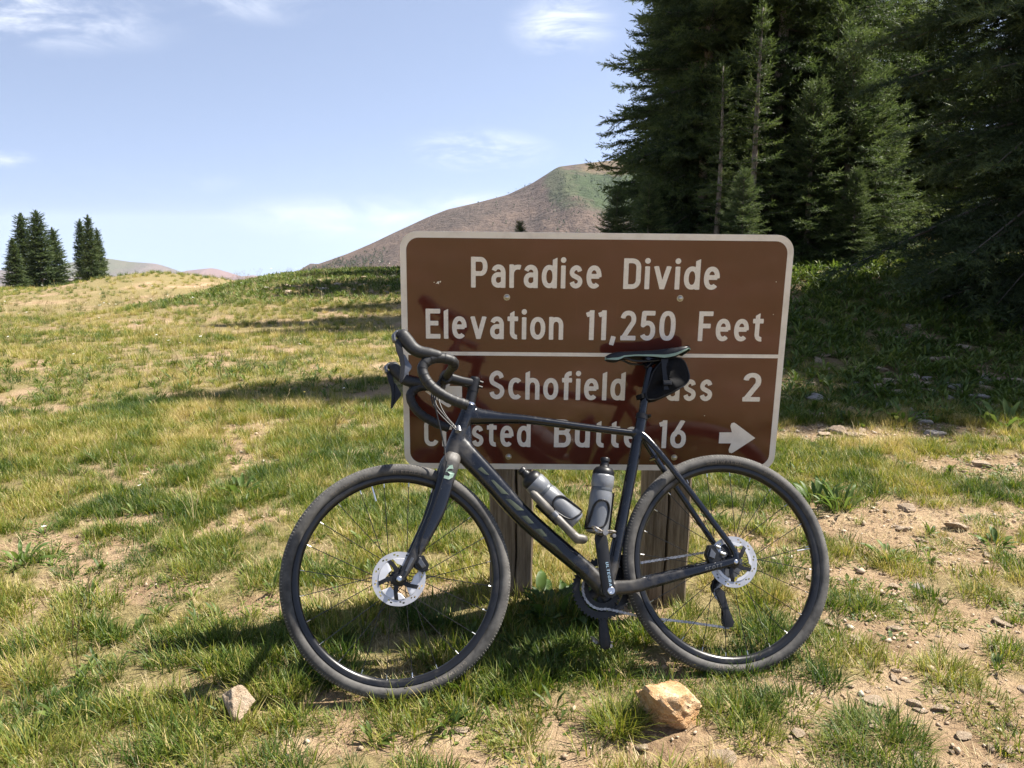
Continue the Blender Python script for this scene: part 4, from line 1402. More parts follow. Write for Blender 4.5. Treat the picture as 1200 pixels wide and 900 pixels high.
    add_arc(CX, CZ, rC, 80, 280, 24, .041)
    chain_path.append((.78, .041, -.160)); chain_path.append((.92, .038, -.182))
    add_arc(1.050, -.190, .0165, 250, 420, 8, .034)
    add_arc(1.035, -.098, .0165, 250, 100, 6, .034)
    add_arc(WB, 0, .040, 290, 455, 10, .033)
    P = np.array(chain_path)
    P = np.vstack([P, P[:1]])
    d = np.r_[0, np.cumsum(np.linalg.norm(np.diff(P, axis=0), axis=1))]
    nl = int(d[-1] / .0127)
    ch = MB()
    for k in range(nl):
        s0, s1 = k / nl * d[-1], (k + 1) / nl * d[-1]
        a = np.array([np.interp(s0, d, P[:, i]) for i in range(3)]); b_ = np.array([np.interp(s1, d, P[:, i]) for i in range(3)])
        wy = .0028 if k % 2 else .0018
        dirv = (b_ - a) / np.linalg.norm(b_ - a)
        up = np.cross(dirv, (0, 1, 0))
        for s in (-1, 1):
            c = []
            for u, hgt in ((-.2, 0), (0, .0046), (.28, .0036), (.5, .0026), (.72, .0036), (1, .0046), (1.2, 0)):
                c.append(a + (b_ - a) * u + up * hgt)
            low = [a + (b_ - a) * u - up * hgt for u, hgt in ((1, .0046), (.72, .0036), (.5, .0026), (.28, .0036), (0, .0046))]
            poly = c + low
            v = [p + np.array((0, s * wy, 0)) for p in poly] + [p + np.array((0, s * (wy + .0009), 0)) for p in poly]
            m_n = len(poly)
            f = [tuple(range(m_n)), tuple(range(2 * m_n - 1, m_n - 1, -1))] + [(i, (i + 1) % m_n, m_n + (i + 1) % m_n, m_n + i) for i in range(m_n)]
            ch.add(v, f)
        ch.merge(cyl(a - np.array((0, .0036, 0)), a + np.array((0, .0036, 0)), .0024, n=6))
    tag(link('chain', ch.mesh('chain', chain_m, False), t), kind='stuff')
    rd = MB()
    rd.merge(sweep(spline([(1.072, .066, -.012), (1.066, .072, -.040), (1.045, .070, -.066), (1.030, .058, -.085), (1.034, .048, -.098)], 5), [(.010, .010)] * 5 + [(.012, .014)] * 5 + [(.011, .016)] * 5 + [(.009, .015)] * 6, 12))
    rd.merge(prism([(1.020, -.090), (1.036, -.080), (1.050, -.092), (1.060, -.148), (1.074, -.190), (1.066, -.206), (1.042, -.206), (1.036, -.190), (1.040, -.150)], .040, .043, .05))
    rd.merge(prism([(1.020, -.090), (1.036, -.080), (1.050, -.092), (1.060, -.148), (1.074, -.190), (1.066, -.206), (1.042, -.206), (1.036, -.190), (1.040, -.150)], .024, .027, .05))
    rdo = link('rear_derailleur', rd.mesh('rear_derailleur', black, True, 40), t)
    for (x, z) in ((1.035, -.098), (1.052, -.190)):
        poly = [((.0135 + (.0025 if q % 4 in (1, 2) else 0)) * math.cos(2 * math.pi * q / 44), (.0135 + (.0025 if q % 4 in (1, 2) else 0)) * math.sin(2 * math.pi * q / 44)) for q in range(44)]
        link('jockey_wheel', prism([(x + a, z + b_) for a, b_ in poly], .030, .037).mesh('jockey_wheel', grey, False), rdo)
    fd = prism([(.655, .040), (.700, .052), (.735, .030), (.742, -.010), (.725, -.018), (.700, .022), (.660, .022)], .034, .037, .05)
    fd.merge(prism([(.655, .040), (.700, .052), (.735, .030), (.742, -.010), (.725, -.018), (.700, .022), (.660, .022)], .050, .053, .05))
    fd.merge(sweep(spline([(.700, .010, .075), (.706, .030, .062), (.700, .042, .048)], 4), [(.012, .016)] * 9, 10))
    link('front_derailleur', fd.mesh('front_derailleur', black, True, 40), t)

    # ---- bottle cages
    dtd = np.array((.691, 0, -.723)); dtn = np.array((.723, 0, .691))
    def cage(base, axis, nrm, name):
        base = np.array(base, float); axis = np.array(axis, float); nrm = np.array(nrm, float)
        c = MB()
        yv = np.array((0, 1., 0))
        c.merge(sweep([base + nrm * .003 + axis * s_ for s_ in (-.065, 0, .065)], [(.014, .003)] * 3, 10))
        ctr = nrm * .042
        for s_ in (-1, 1):
            pts = []
            for ax_, ang, rr_ in ((-.060, 0, .039), (-.058, 60, .040), (-.045, 110, .040), (.000, 128, .040), (.028, 112, .040), (.032, 75, .0405), (.012, 48, .0405), (-.035, 30, .040), (-.055, 12, .039)):
                a = R(ang) * s_
                # angle measured from the far side of the bottle (pointing away from the tube)
                pts.append(base + ctr + axis * ax_ + nrm * math.cos(a) * rr_ + yv * math.sin(a) * rr_)
            c.merge(sweep(spline(pts, 6), .0031, 8))
        c.merge(sweep(spline([base + nrm * .004 + axis * -.06, base + nrm * .02 + axis * -.069, base + nrm * .06 + axis * -.069, base + nrm * .081 + axis * -.058], 5), [(.006, .003)] * 16, 8))
        return link(name, c.mesh(name, black), t)
    b1b = np.array((.567, 0, .148)); b1d = np.array((-.700, 0, .714))
    n1 = np.array((.714, 0, .700))
    cage(b1b + b1d * .070 - n1 * .042, b1d, n1, 'bottle_cage')
    link('pump_bracket', sweep([b1b + b1d * .04 - n1 * .048, b1b + b1d * .13 - n1 * .048], [(.014, .006)] * 2, 10).mesh('pump_bracket', black), t)
    b2b = np.array((.632, 0, .110)); b2d = np.array((.190, 0, .982)); n2 = np.array((-.982, 0, .190))
    cage(b2b + b2d * .070 - n2 * .042, b2d, n2, 'bottle_cage')

    # ---- things carried by the bicycle
    clear, nt, b = new_mat('smoky_bottle')
    n = noise_node(nt, 9, 5, .6); n5 = noise_node(nt, 40, 6, .7, mapping=(1, 1, .3))
    r = ramp(nt, [(.3, (.11, .115, .125)), (.5, (.165, .172, .185)), (.7, (.24, .245, .26))])
    nt.links.new(n.outputs['Fac'], r.inputs[0]); nt.links.new(r.outputs[0], b.inputs['Base Color'])
    b.inputs['Roughness'].default_value = .34; b.inputs['Subsurface Weight'].default_value = .15; b.inputs['Subsurface Radius'].default_value = (.02, .02, .02)
    b.inputs['Coat Weight'].default_value = .25; b.inputs['Coat Roughness'].default_value = .25
    band = mat_noise('bottle_band', [(.3, (.055, .062, .072)), (.7, (.09, .10, .11))], 30, .4)
    def bottle(base, d, label):
        d = Vector(d).normalized()
        q = Vector((0, 1, 0))
        x_ = q.cross(d)
        M = Matrix(((x_.x, d.x, q.x, base[0]), (x_.y, d.y, q.y, base[1]), (x_.z, d.z, q.z, base[2]), (0, 0, 0, 1)))  # local y is the bottle axis
        M = BM @ M
        o = thing('water_bottle', label, 'bottle', M)
        body = lathe([(0, 0), (.030, .0), (.0345, .004), (.0362, .010), (.0365, .060), (.0368, .110), (.0360, .128), (.0335, .136), (.0335, .146), (.0362, .152), (.0366, .165), (.0366, .182), (.0350, .188), (.031, .190)], 40)
        link('bottle_body', body.mesh('bottle_body', clear, True, 60), o)
        gr = lathe([(.0338, .1355), (.0345, .138), (.0345, .144), (.0338, .1465)], 40)
        link('grip_band', gr.mesh('grip_band', band), o)
        cap = lathe([(.0335, .187), (.0350, .188), (.0352, .196), (.0345, .200), (.032, .206), (.027, .212), (.017, .2155), (.0155, .218), (.0145, .226), (.0130, .227), (.0130, .232), (.0155, .234), (.0155, .243), (.0135, .246), (0, .246)], 36)
        link('bottle_cap', cap.mesh('bottle_cap', black), o)
    bottle(b1b, b1d, 'smoky grey water bottle slanted above the down tube of the bicycle')
    bottle(b2b, b2d, 'smoky grey water bottle standing upright in front of the seat tube')
    pk = MB()
    p0 = np.array((.428, -.030, .240)); p1 = np.array((.557, -.030, .098))
    pk.merge(sweep([p0, p0 + (p1 - p0) * .02, p0 + (p1 - p0) * .40, p0 + (p1 - p0) * .42, p0 + (p1 - p0) * .55, p0 + (p1 - p0) * .57, p0 + (p1 - p0) * .86, p1], [.011, .0135, .0140, .0120, .0120, .0140, .0140, .0142], 18, roundcap=True))
    pump = mat_noise('pump_grey', [(.3, (.07, .065, .057)), (.5, (.12, .11, .097)), (.7, (.22, .20, .175))], 22, .5, .1)
    pt = thing('hand_pump', 'slim dusty grey hand pump clipped beneath the slanted bottle', 'pump', BM @ Matrix.Translation((.5, 0, .17)))
    IM = Matrix.Translation((-.5, 0, -.17))
    link('pump_barrel', pk.xf(IM).mesh('pump_barrel', pump), pt)
    pd_ = p1 + (p1 - p0) * .08
    hd = sweep([p1 + (p1 - p0) * -.06, p1 + (p1 - p0) * .02, pd_ + np.array((.012, 0, .006))], [.0145, .0165, .0150], 16, roundcap=True).xf(IM)
    link('pump_head', hd.mesh('pump_head', pump), pt)
    cl_ = sweep([p0 + (p1 - p0) * .44, p0 + (p1 - p0) * .53], [.0150, .0150], 18).xf(IM)
    link('pump_clip', cl_.mesh('pump_clip', grey), pt)
    # saddle bag
    cloth = mat_noise('black_nylon', [(.3, (.004, .004, .0045)), (.7, (.009, .009, .010))], 160, .8, 0, .25, .0015, spec=.15)
    bag = [(.8569, .6367), (.8395, .5901), (.8253, .5613), (.8247, .5420), (.8346, .5336), (.8614, .5369), (.9074, .5555), (.9633, .5809), (.9852, .6055), (.9828, .6262), (.9718, .6678), (.9596, .6800), (.9342, .6815), (.8916, .6740)]
    P = np.array(bag); c = P.mean(0)
    B = MB(); rings = []
    # resample the outline, then stack scaled copies for a padded shape
    Q = np.vstack([P, P[:1]]); d = np.r_[0, np.cumsum(np.linalg.norm(np.diff(Q, axis=0), axis=1))]
    k = 48
    q = np.linspace(0, d[-1], k, endpoint=False)
    O = np.stack([np.interp(q, d, Q[:, i]) for i in range(2)], 1)
    for _ in range(2): O = (np.roll(O, 1, 0) + 2 * O + np.roll(O, -1, 0)) / 4
    wid = np.interp(O[:, 0], [.825, .87, .93, .985], [.014, .030, .043, .036])
    levels = [(0.0, 1.0), (.55, 1.0), (.85, .975), (.98, .92), (1.06, .75), (1.10, .45), (1.11, .0)]
    for sgn_lv in [(-l, s_) for l, s_ in reversed(levels)] + levels[1:]:
        l, s_ = sgn_lv
        rings.append([(c[0] + (p[0] - c[0]) * s_, w_ * l, c[1] + (p[1] - c[1]) * s_) for p, w_ in zip(O, wid)])
    F = []
    for i in range(len(rings) - 1):
        for j in range(k):
            F.append((i * k + j, (i + 1) * k + j, (i + 1) * k + (j + 1) % k, i * k + (j + 1) % k))
    bt = thing('saddle_bag', 'black wedge saddle bag strapped under the bicycle saddle', 'saddle bag', BM @ Matrix.Translation((.90, 0, .61)))
    IM = Matrix.Translation((-.90, 0, -.61))
    B.add(sum(rings, []), F)
    link('bag_body', B.xf(IM).mesh('bag_body', cloth, True, 60), bt)
    # piping, strap with buckle, seat post strap
    for sg in (-1, 1):
        pp = [(c[0] + (p[0] - c[0]) * .955, sg * (w_ * .90 + .002), c[1] + (p[1] - c[1]) * .955) for p, w_ in zip(O, wid)]
        link('piping', sweep(pp, .0022, 6, closed=True).xf(IM).mesh('piping', black), bt)
    stp = MB()
    sx0, sx1 = .8855, .9085
    zz = np.linspace(.674, .568, 10)
    for a, b2 in zip(zz[:-1], zz[1:]):
        ya = -np.interp(sx0, [.825, .87, .93, .985], [.014, .030, .043, .036]) * 1.14
        stp.add([(sx0, ya, a), (sx1, ya - .002, a), (sx1 - .0005, ya - .002, b2), (sx0, ya, b2), (sx0, ya + .012, a), (sx1, ya + .012, a), (sx1, ya + .012, b2), (sx0, ya + .012, b2)], [(0, 1, 2, 3), (0, 3, 7, 4), (1, 5, 6, 2)])
    link('strap', stp.xf(IM).mesh('strap', black), bt)
    bk = box(.897, -.046, .590, .029, .006, .016, .0015).merge(box(.897, -.0492, .590, .020, .002, .005))
    link('buckle', bk.xf(IM).mesh('buckle', black), bt)
    lp = sweep([(.817, 0, .5605), (.8195, 0, .5465)][::-1], [(.0185, .0185)] * 2, 18).merge(box(.8335, 0, .5525, .016, .026, .016, .003))
    link('seat_post_strap', lp.xf(IM).mesh('seat_post_strap', cloth), bt)
    return t


build_bike()


# ------------------------------------------------------------------ conifers
def leaf_mat(name, stops, transl=.25, rough=.55, attr='tint', inst=False, spec=.3, noise=None):
    m, nt, b = new_mat(name)
    at = nt.nodes.new('ShaderNodeAttribute'); at.attribute_name = attr
    at.attribute_type = 'INSTANCER' if inst else 'GEOMETRY'
    r = ramp(nt, stops)
    src = at.outputs['Fac']
    if noise:
        n = noise_node(nt, noise[0], 4, .6)
        ad = nt.nodes.new('ShaderNodeMath'); ad.operation = 'MULTIPLY_ADD'; ad.inputs[1].default_value = noise[1]
        nt.links.new(n.outputs['Fac'], ad.inputs[0])
        s2 = nt.nodes.new('ShaderNodeMath'); s2.operation = 'SUBTRACT'; s2.inputs[1].default_value = noise[1] / 2
        nt.links.new(src, s2.inputs[0]); nt.links.new(s2.outputs[0], ad.inputs[2])
        src = ad.outputs[0]
    if inst:
        a2 = nt.nodes.new('ShaderNodeAttribute'); a2.attribute_name = 'bt'
        s3 = nt.nodes.new('ShaderNodeMath'); s3.operation = 'ADD'; s3.use_clamp = True
        nt.links.new(src, s3.inputs[0]); nt.links.new(a2.outputs['Fac'], s3.inputs[1])
        src = s3.outputs[0]
    nt.links.new(src, r.inputs[0])
    nt.links.new(r.outputs[0], b.inputs['Base Color'])
    b.inputs['Roughness'].default_value = rough; b.inputs['Specular IOR Level'].default_value = spec
    if transl:
        tr = nt.nodes.new('ShaderNodeBsdfTranslucent')
        hs = nt.nodes.new('ShaderNodeHueSaturation'); hs.inputs['Value'].default_value = 1.25; hs.inputs['Saturation'].default_value = 1.1
        nt.links.new(r.outputs[0], hs.inputs['Color']); nt.links.new(hs.outputs[0], tr.inputs['Color'])
        mx = nt.nodes.new('ShaderNodeMixShader'); mx.inputs[0].default_value = transl
        nt.links.new(b.outputs[0], mx.inputs[1]); nt.links.new(tr.outputs[0], mx.inputs[2])
        nt.links.new(mx.outputs[0], nt.nodes['Material Output'].inputs['Surface'])
    return m


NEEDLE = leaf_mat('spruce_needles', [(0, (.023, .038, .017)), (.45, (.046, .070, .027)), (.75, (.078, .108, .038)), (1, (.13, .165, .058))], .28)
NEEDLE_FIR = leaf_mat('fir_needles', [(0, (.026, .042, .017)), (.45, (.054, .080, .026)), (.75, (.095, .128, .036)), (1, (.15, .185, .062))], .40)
BARK = mat_noise('conifer_bark', [(.3, (.11, .09, .075)), (.5, (.22, .185, .16)), (.75, (.34, .30, .265))], 14, .95, 0, .8, .01, mapping=(3, 3, .8), spec=.1)
TWIG = mat_noise('dead_twig', [(.3, (.09, .075, .06)), (.7, (.17, .145, .12))], 10, .9, spec=.1)


def unit(v):
    return v / np.maximum(np.linalg.norm(v, axis=-1, keepdims=True), 1e-9)


def needle_twig(n, rnd, ln, wd):
    """template twig of length 1 along x: n needles as thin triangles -> (n,3,3)"""
    s = np.linspace(.02, 1.0, n) + rnd.normal(0, .02, n)
    ph = rnd.uniform(0, 2 * np.pi, n)
    lean = rnd.uniform(.45, .95, n)
    d = np.stack([lean, np.cos(ph), np.sin(ph) * .75 + .22], -1)
    d[-3:] = np.stack([np.full(3, 1.8), np.cos(ph[-3:]) * .5, np.sin(ph[-3:]) * .5], -1)
    d = unit(d)
    base = np.stack([s, np.zeros(n), np.zeros(n)], -1)
    side = unit(np.cross(d, rnd.normal(size=(n, 3))))
    L_ = ln * rnd.uniform(.75, 1.2, n)[:, None]
    return np.stack([base - side * wd / 2, base + side * wd / 2, base + d * L_], 1)


def conifer(seed, h, r, clear=.06, spacing=.28, per=6, droop=.35, twig=.16, needles=20, nl=.24, nw=.05, tip_up=.2, taper=.85, spread=1.0, irregular=.25, density=1.0, minlen=.15):
    """returns trunk MB, limb MB, needle triangles V (n,3,3), tint per triangle"""
    rnd = np.random.default_rng(seed)
    tw = [needle_twig(needles, rnd, nl, nw) for _ in range(6)]
    trunk_r = .013 * h + .02
    bend = rnd.uniform(-1, 1, 2) * .012 * h
    def axis(z):
        t = z / h
        return np.array((bend[0] * math.sin(t * 3), bend[1] * math.sin(t * 2.3), z))
    trunk = sweep([axis(z) for z in np.linspace(-.3, h, 14)], list(np.linspace(trunk_r, .012, 14)), 10)
    limbs = MB()
    O = []; D = []; Ls = []; TI = []; UPv = []
    z = clear * h
    k = 0
    while z < h * .985:
        t = z / h
        prof = (1 - t) ** taper * (0.55 + .45 * min(1, (t - clear * .3) / .18 + .25))
        nb = max(3, int(round(per * (.7 + .3 * (1 - t)) * density)))
        a0 = rnd.uniform(0, 6.28)
        for q in range(nb):
            az = a0 + q * 2 * math.pi / nb + rnd.normal(0, .25)
            Lb = r * prof * rnd.uniform(1 - irregular * 1.4, 1 + irregular) + minlen
            if rnd.random() < .06: Lb *= .5
            el = R(np.interp(t, [0, .35, .8, 1], [-16, -2, 24, 50])) + rnd.normal(0, .10)
            zb = z + rnd.uniform(-.4, .4) * spacing
            p0 = axis(zb)
            hd = np.array((math.cos(az), math.sin(az), 0))
            ns = max(4, int(Lb / .12))
            ss = np.linspace(0, 1, ns + 1)
            zz = Lb * (np.sin(el) * ss - droop * .5 * ss ** 2 * (1 - t * .7) + tip_up * .5 * ss ** 3)
            rr_ = Lb * np.cos(el) * ss
            wob = np.cumsum(rnd.normal(0, .018 * Lb, ns + 1)); wob[0] = 0
            sd_ = np.array((-hd[1], hd[0], 0))
            pts = p0 + rr_[:, None] * hd + zz[:, None] * np.array((0, 0, 1.)) + wob[:, None] * sd_ * .4
            limbs.merge(sweep(pts[::max(1, ns // 4)], list(np.linspace(.006 + .010 * Lb, .003, len(pts[::max(1, ns // 4)]))), 4, cap=False))
            # twigs along the bough
            start = .09 if Lb > .6 else .04
            step = twig * .52
            s = start * Lb
            btint = rnd.normal(0, .10)
            while s < Lb:
                u = s / Lb
                c = np.array([np.interp(u, ss, pts[:, i]) for i in range(3)])
                j = min(int(u * ns), ns - 1)
                tan = unit(pts[j + 1] - pts[j])
                for sg in (-1, 1):
                    ll = (Lb * .42 * (1 - u) ** .8 * rnd.uniform(.55, 1.15) + twig * .7) * spread
                    nseg = max(1, int(round(ll / twig)))
                    lat = np.cross(np.array((0, 0, 1.)), tan) * sg
                    dirv = unit(tan * .75 + lat * rnd.uniform(.7, 1.1) + np.array((0, 0, rnd.normal(-.05, .18))))
                    cc = c.copy()
                    for g in range(nseg):
                        O.append(cc); D.append(dirv); Ls.append(twig * rnd.uniform(.85, 1.25))
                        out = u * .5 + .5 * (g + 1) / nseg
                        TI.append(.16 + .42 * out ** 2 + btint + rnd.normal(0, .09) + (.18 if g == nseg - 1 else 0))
                        cc = cc + dirv * twig * .95
                        dirv = unit(dirv + np.array((0, 0, -.10 * droop + .05)) + rnd.normal(0, .16, 3))
                        if g < nseg - 1 and rnd.random() < .75:
                            d2 = unit(dirv + np.cross(dirv, (0, 0, 1.)) * rnd.choice((-1, 1)) * .9 + np.array((0, 0, rnd.normal(-.05, .2))))
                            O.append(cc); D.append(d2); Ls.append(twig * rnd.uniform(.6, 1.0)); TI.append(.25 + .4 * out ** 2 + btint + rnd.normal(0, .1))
                s += step * rnd.uniform(.8, 1.25)
            O.append(pts[-1] - unit(pts[-1] - pts[-2]) * twig * .5); D.append(unit(pts[-1] - pts[-2] + np.array((0, 0, .05)))); Ls.append(twig * 1.2); TI.append(.75 + btint)
        z += spacing * (.55 + .6 * (1 - t)) * rnd.uniform(.8, 1.2)
        k += 1
    # leader
    for zz_ in np.linspace(h * .9, h, 6):
        O.append(axis(zz_)); D.append(np.array((0, 0, 1.))); Ls.append(twig); TI.append(.6)
    O = np.array(O); D = np.array(D); Ls = np.array(Ls); TI = np.array(TI)
    up = np.tile(np.array((0, 0, 1.)), (len(O), 1)) + rnd.normal(0, .25, (len(O), 3))
    Yv = unit(np.cross(up, D)); Zv = np.cross(D, Yv)
    which = rnd.integers(0, 6, len(O))
    Vs = []; Ts = []
    for w in range(6):
        m = which == w
        T = tw[w]
        B = np.stack([D[m], Yv[m], Zv[m]], 1) * Ls[m][:, None, None]
        W_ = np.einsum('tkc,qci->qtki', T, B) + O[m][:, None, None, :]
        Vs.append(W_.reshape(-1, 3, 3))
        Ts.append(np.repeat(TI[m], len(T)) + rnd.normal(0, .05, m.sum() * len(T)))
    return trunk, limbs, np.concatenate(Vs), np.clip(np.concatenate(Ts), 0, 1)


class TreeKind:
    def __init__(self, mat, **kw):
        t, l, V, T = conifer(**kw)
        self.trunk = t.mesh('trunk', BARK, True, 180)
        self.limbs = l.mesh('limbs', TWIG, True, 180)
        n = len(V)
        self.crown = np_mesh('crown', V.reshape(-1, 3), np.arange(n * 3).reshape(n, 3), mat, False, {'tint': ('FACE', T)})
        self.h = kw['h']
        self.n = n

    def place(self, name, label, x, y, s=1.0, rz=0.0, group=None, tilt=(0, 0), dz=0.0, sxy=None):
        z = float(ground_z(x, y)) + dz
        M = Matrix.Translation((x, y, z)) @ Matrix.Rotation(tilt[0], 4, 'X') @ Matrix.Rotation(tilt[1], 4, 'Y') @ Matrix.Rotation(rz, 4, 'Z') @ Matrix.Diagonal(((sxy or s), (sxy or s), s, 1))
        o = thing(name, label, 'tree', M, group)
        link('trunk', self.trunk, o)
        tag(link('limbs', self.limbs, o), kind='stuff')
        tag(link('crown', self.crown, o), kind='stuff')
        return o


def px_x(px, Y, py=300):
    return (px - 600) / 970 * (Y * math.cos(R(10)) + (CAM_H - 1.3) * .17)


def build_trees():
    big = TreeKind(NEEDLE, seed=3, h=12.5, r=2.7, clear=.02, spacing=.27, per=9, droop=.45, twig=.17, needles=15, nl=.40, nw=.070, irregular=.3, spread=1.1)
    firA = TreeKind(NEEDLE_FIR, seed=8, h=13.0, r=2.1, clear=.02, spacing=.23, per=8, droop=.25, twig=.20, needles=13, nl=.46, nw=.095, irregular=.62, spread=1.1)
    firB = TreeKind(NEEDLE_FIR, seed=15, h=11.0, r=1.8, clear=.04, spacing=.24, per=8, droop=.2, twig=.20, needles=13, nl=.46, nw=.095, irregular=.5, spread=1.1)
    sunlit_young = leaf_mat('sunlit_young_fir_needles', [(0, (.032, .054, .020)), (.45, (.066, .096, .034)), (.75, (.112, .148, .050)), (1, (.17, .21, .080))], .36)  # paler young growth, with a sunlit yellow-green also put into the colour
    young = TreeKind(sunlit_young, seed=21, h=3.0, r=.85, clear=.03, spacing=.13, per=7, droop=.15, twig=.12, needles=13, nl=.42, nw=.09, irregular=.3)
    thin = TreeKind(NEEDLE_FIR, seed=27, h=4.0, r=.50, clear=.22, spacing=.20, per=5, droop=.2, twig=.12, needles=13, nl=.42, nw=.09, irregular=.5, minlen=.08)
    far = TreeKind(NEEDLE, seed=33, h=6.0, r=1.05, clear=.02, spacing=.22, per=7, droop=.3, twig=.28, needles=10, nl=.50, nw=.16, irregular=.4, taper=1.15, minlen=.08)
    g = 'tall conifers of the grove on the right'
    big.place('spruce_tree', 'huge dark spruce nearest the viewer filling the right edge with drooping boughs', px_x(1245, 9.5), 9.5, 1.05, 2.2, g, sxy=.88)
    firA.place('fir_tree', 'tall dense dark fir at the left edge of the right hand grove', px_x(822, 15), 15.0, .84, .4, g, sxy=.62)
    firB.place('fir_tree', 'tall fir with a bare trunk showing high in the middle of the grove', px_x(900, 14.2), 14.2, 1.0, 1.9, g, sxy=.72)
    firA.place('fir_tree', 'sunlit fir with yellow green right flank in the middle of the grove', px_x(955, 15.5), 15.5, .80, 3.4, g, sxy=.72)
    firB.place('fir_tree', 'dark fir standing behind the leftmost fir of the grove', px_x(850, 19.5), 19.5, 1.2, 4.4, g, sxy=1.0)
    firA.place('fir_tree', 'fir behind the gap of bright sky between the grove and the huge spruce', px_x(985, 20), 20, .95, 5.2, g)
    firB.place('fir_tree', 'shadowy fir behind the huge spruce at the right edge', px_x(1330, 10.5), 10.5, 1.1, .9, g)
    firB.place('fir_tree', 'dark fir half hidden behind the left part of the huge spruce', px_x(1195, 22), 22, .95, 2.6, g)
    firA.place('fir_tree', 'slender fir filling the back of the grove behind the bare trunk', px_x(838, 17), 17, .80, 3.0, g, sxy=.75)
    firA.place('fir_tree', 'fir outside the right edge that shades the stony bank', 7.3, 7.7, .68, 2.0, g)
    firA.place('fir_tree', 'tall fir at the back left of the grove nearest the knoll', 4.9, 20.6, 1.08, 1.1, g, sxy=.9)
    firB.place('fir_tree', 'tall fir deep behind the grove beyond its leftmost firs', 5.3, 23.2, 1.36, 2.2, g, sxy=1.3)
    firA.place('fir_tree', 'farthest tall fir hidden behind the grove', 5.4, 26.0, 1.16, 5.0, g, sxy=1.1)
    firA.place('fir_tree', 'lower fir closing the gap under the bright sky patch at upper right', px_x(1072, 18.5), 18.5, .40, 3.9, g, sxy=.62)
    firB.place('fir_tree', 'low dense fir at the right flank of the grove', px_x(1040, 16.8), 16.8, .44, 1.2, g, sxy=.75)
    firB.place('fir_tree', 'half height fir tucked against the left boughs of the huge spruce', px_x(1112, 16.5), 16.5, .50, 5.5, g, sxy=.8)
    g = 'young firs in front of the grove'
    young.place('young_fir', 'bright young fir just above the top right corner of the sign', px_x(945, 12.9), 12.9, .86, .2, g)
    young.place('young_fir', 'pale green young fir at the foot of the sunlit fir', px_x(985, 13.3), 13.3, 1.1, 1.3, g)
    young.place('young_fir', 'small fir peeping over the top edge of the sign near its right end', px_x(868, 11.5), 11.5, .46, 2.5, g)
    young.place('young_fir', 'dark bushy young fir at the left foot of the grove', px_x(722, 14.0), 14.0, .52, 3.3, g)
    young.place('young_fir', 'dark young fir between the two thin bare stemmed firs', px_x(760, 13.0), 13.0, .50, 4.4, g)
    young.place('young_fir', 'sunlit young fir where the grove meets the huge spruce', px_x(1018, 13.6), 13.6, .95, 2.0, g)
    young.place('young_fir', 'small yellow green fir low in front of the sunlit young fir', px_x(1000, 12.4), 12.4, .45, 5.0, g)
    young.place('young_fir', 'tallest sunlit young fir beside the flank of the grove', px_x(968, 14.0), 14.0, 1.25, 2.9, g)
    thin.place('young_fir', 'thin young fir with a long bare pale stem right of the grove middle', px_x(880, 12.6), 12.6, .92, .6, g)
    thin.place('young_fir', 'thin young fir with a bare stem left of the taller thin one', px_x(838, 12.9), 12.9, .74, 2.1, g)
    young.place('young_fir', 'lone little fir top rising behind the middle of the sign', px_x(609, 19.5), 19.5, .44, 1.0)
    g = 'distant spruces on the left skyline'
    for px, py_top, lab, rz in ((27, 256, 'leftmost broad spruce of the left skyline clump', .3), (45, 252, 'tallest spruce of the left skyline clump', 1.7), (62, 272, 'short spruce at the right side of the left skyline clump', 3.0), (14, 283, 'lowest spruce at the left edge of the left skyline clump', 4.0),
                                (95, 262, 'left spruce of the skyline trio', 5.1), (105, 257, 'middle and tallest spruce of the skyline trio', .9), (114, 272, 'right and thinnest spruce of the skyline trio', 2.4)):
        Y = 58 + (px % 7)
        x = px_x(px, Y)
        top = sky_pt(px, py_top, Y)[1]
        hh = top - float(ground_z(x, Y))
        far.place('spruce_tree', lab, x, Y, hh / 6.0, rz, g, sxy=hh / 6.0 * (.92 if px > 90 else 1.35))


build_trees()


# ------------------------------------------------------------------ grasses and plants
GREEN = [(0, (.040, .080, .014)), (.25, (.080, .130, .018)), (.5, (.175, .208, .032)), (.72, (.30, .28, .056)), (.88, (.41, .335, .11)), (1, (.52, .42, .19))]
GRASS = leaf_mat('grass_blades', GREEN, .35, .5, 'tint', True, .35)
GRASS_OBJ = leaf_mat('tuft_blades', GREEN, .35, .5, 'tint', False, .35)
LEAF = leaf_mat('broad_leaves', [(0, (.055, .090, .020)), (.4, (.105, .150, .030)), (.7, (.175, .22, .050)), (1, (.28, .29, .09))], .35, .5, 'tint', True, .3)
LEAF_OBJ = leaf_mat('plant_leaves', [(0, (.045, .085, .020)), (.4, (.085, .140, .030)), (.7, (.15, .205, .050)), (1, (.25, .28, .09))], .35, .5, 'tint', False, .3)
STRAW = leaf_mat('dry_stalks', [(0, (.22, .15, .07)), (.5, (.40, .32, .16)), (1, (.55, .46, .27))], .25, .6, 'tint', True)
PETAL = mat_noise('white_petals', [(.3, (.62, .60, .52)), (.7, (.80, .79, .74))], 30, .6)
YPETAL = mat_noise('yellow_petals', [(.3, (.62, .48, .06)), (.7, (.75, .62, .12))], 30, .6)


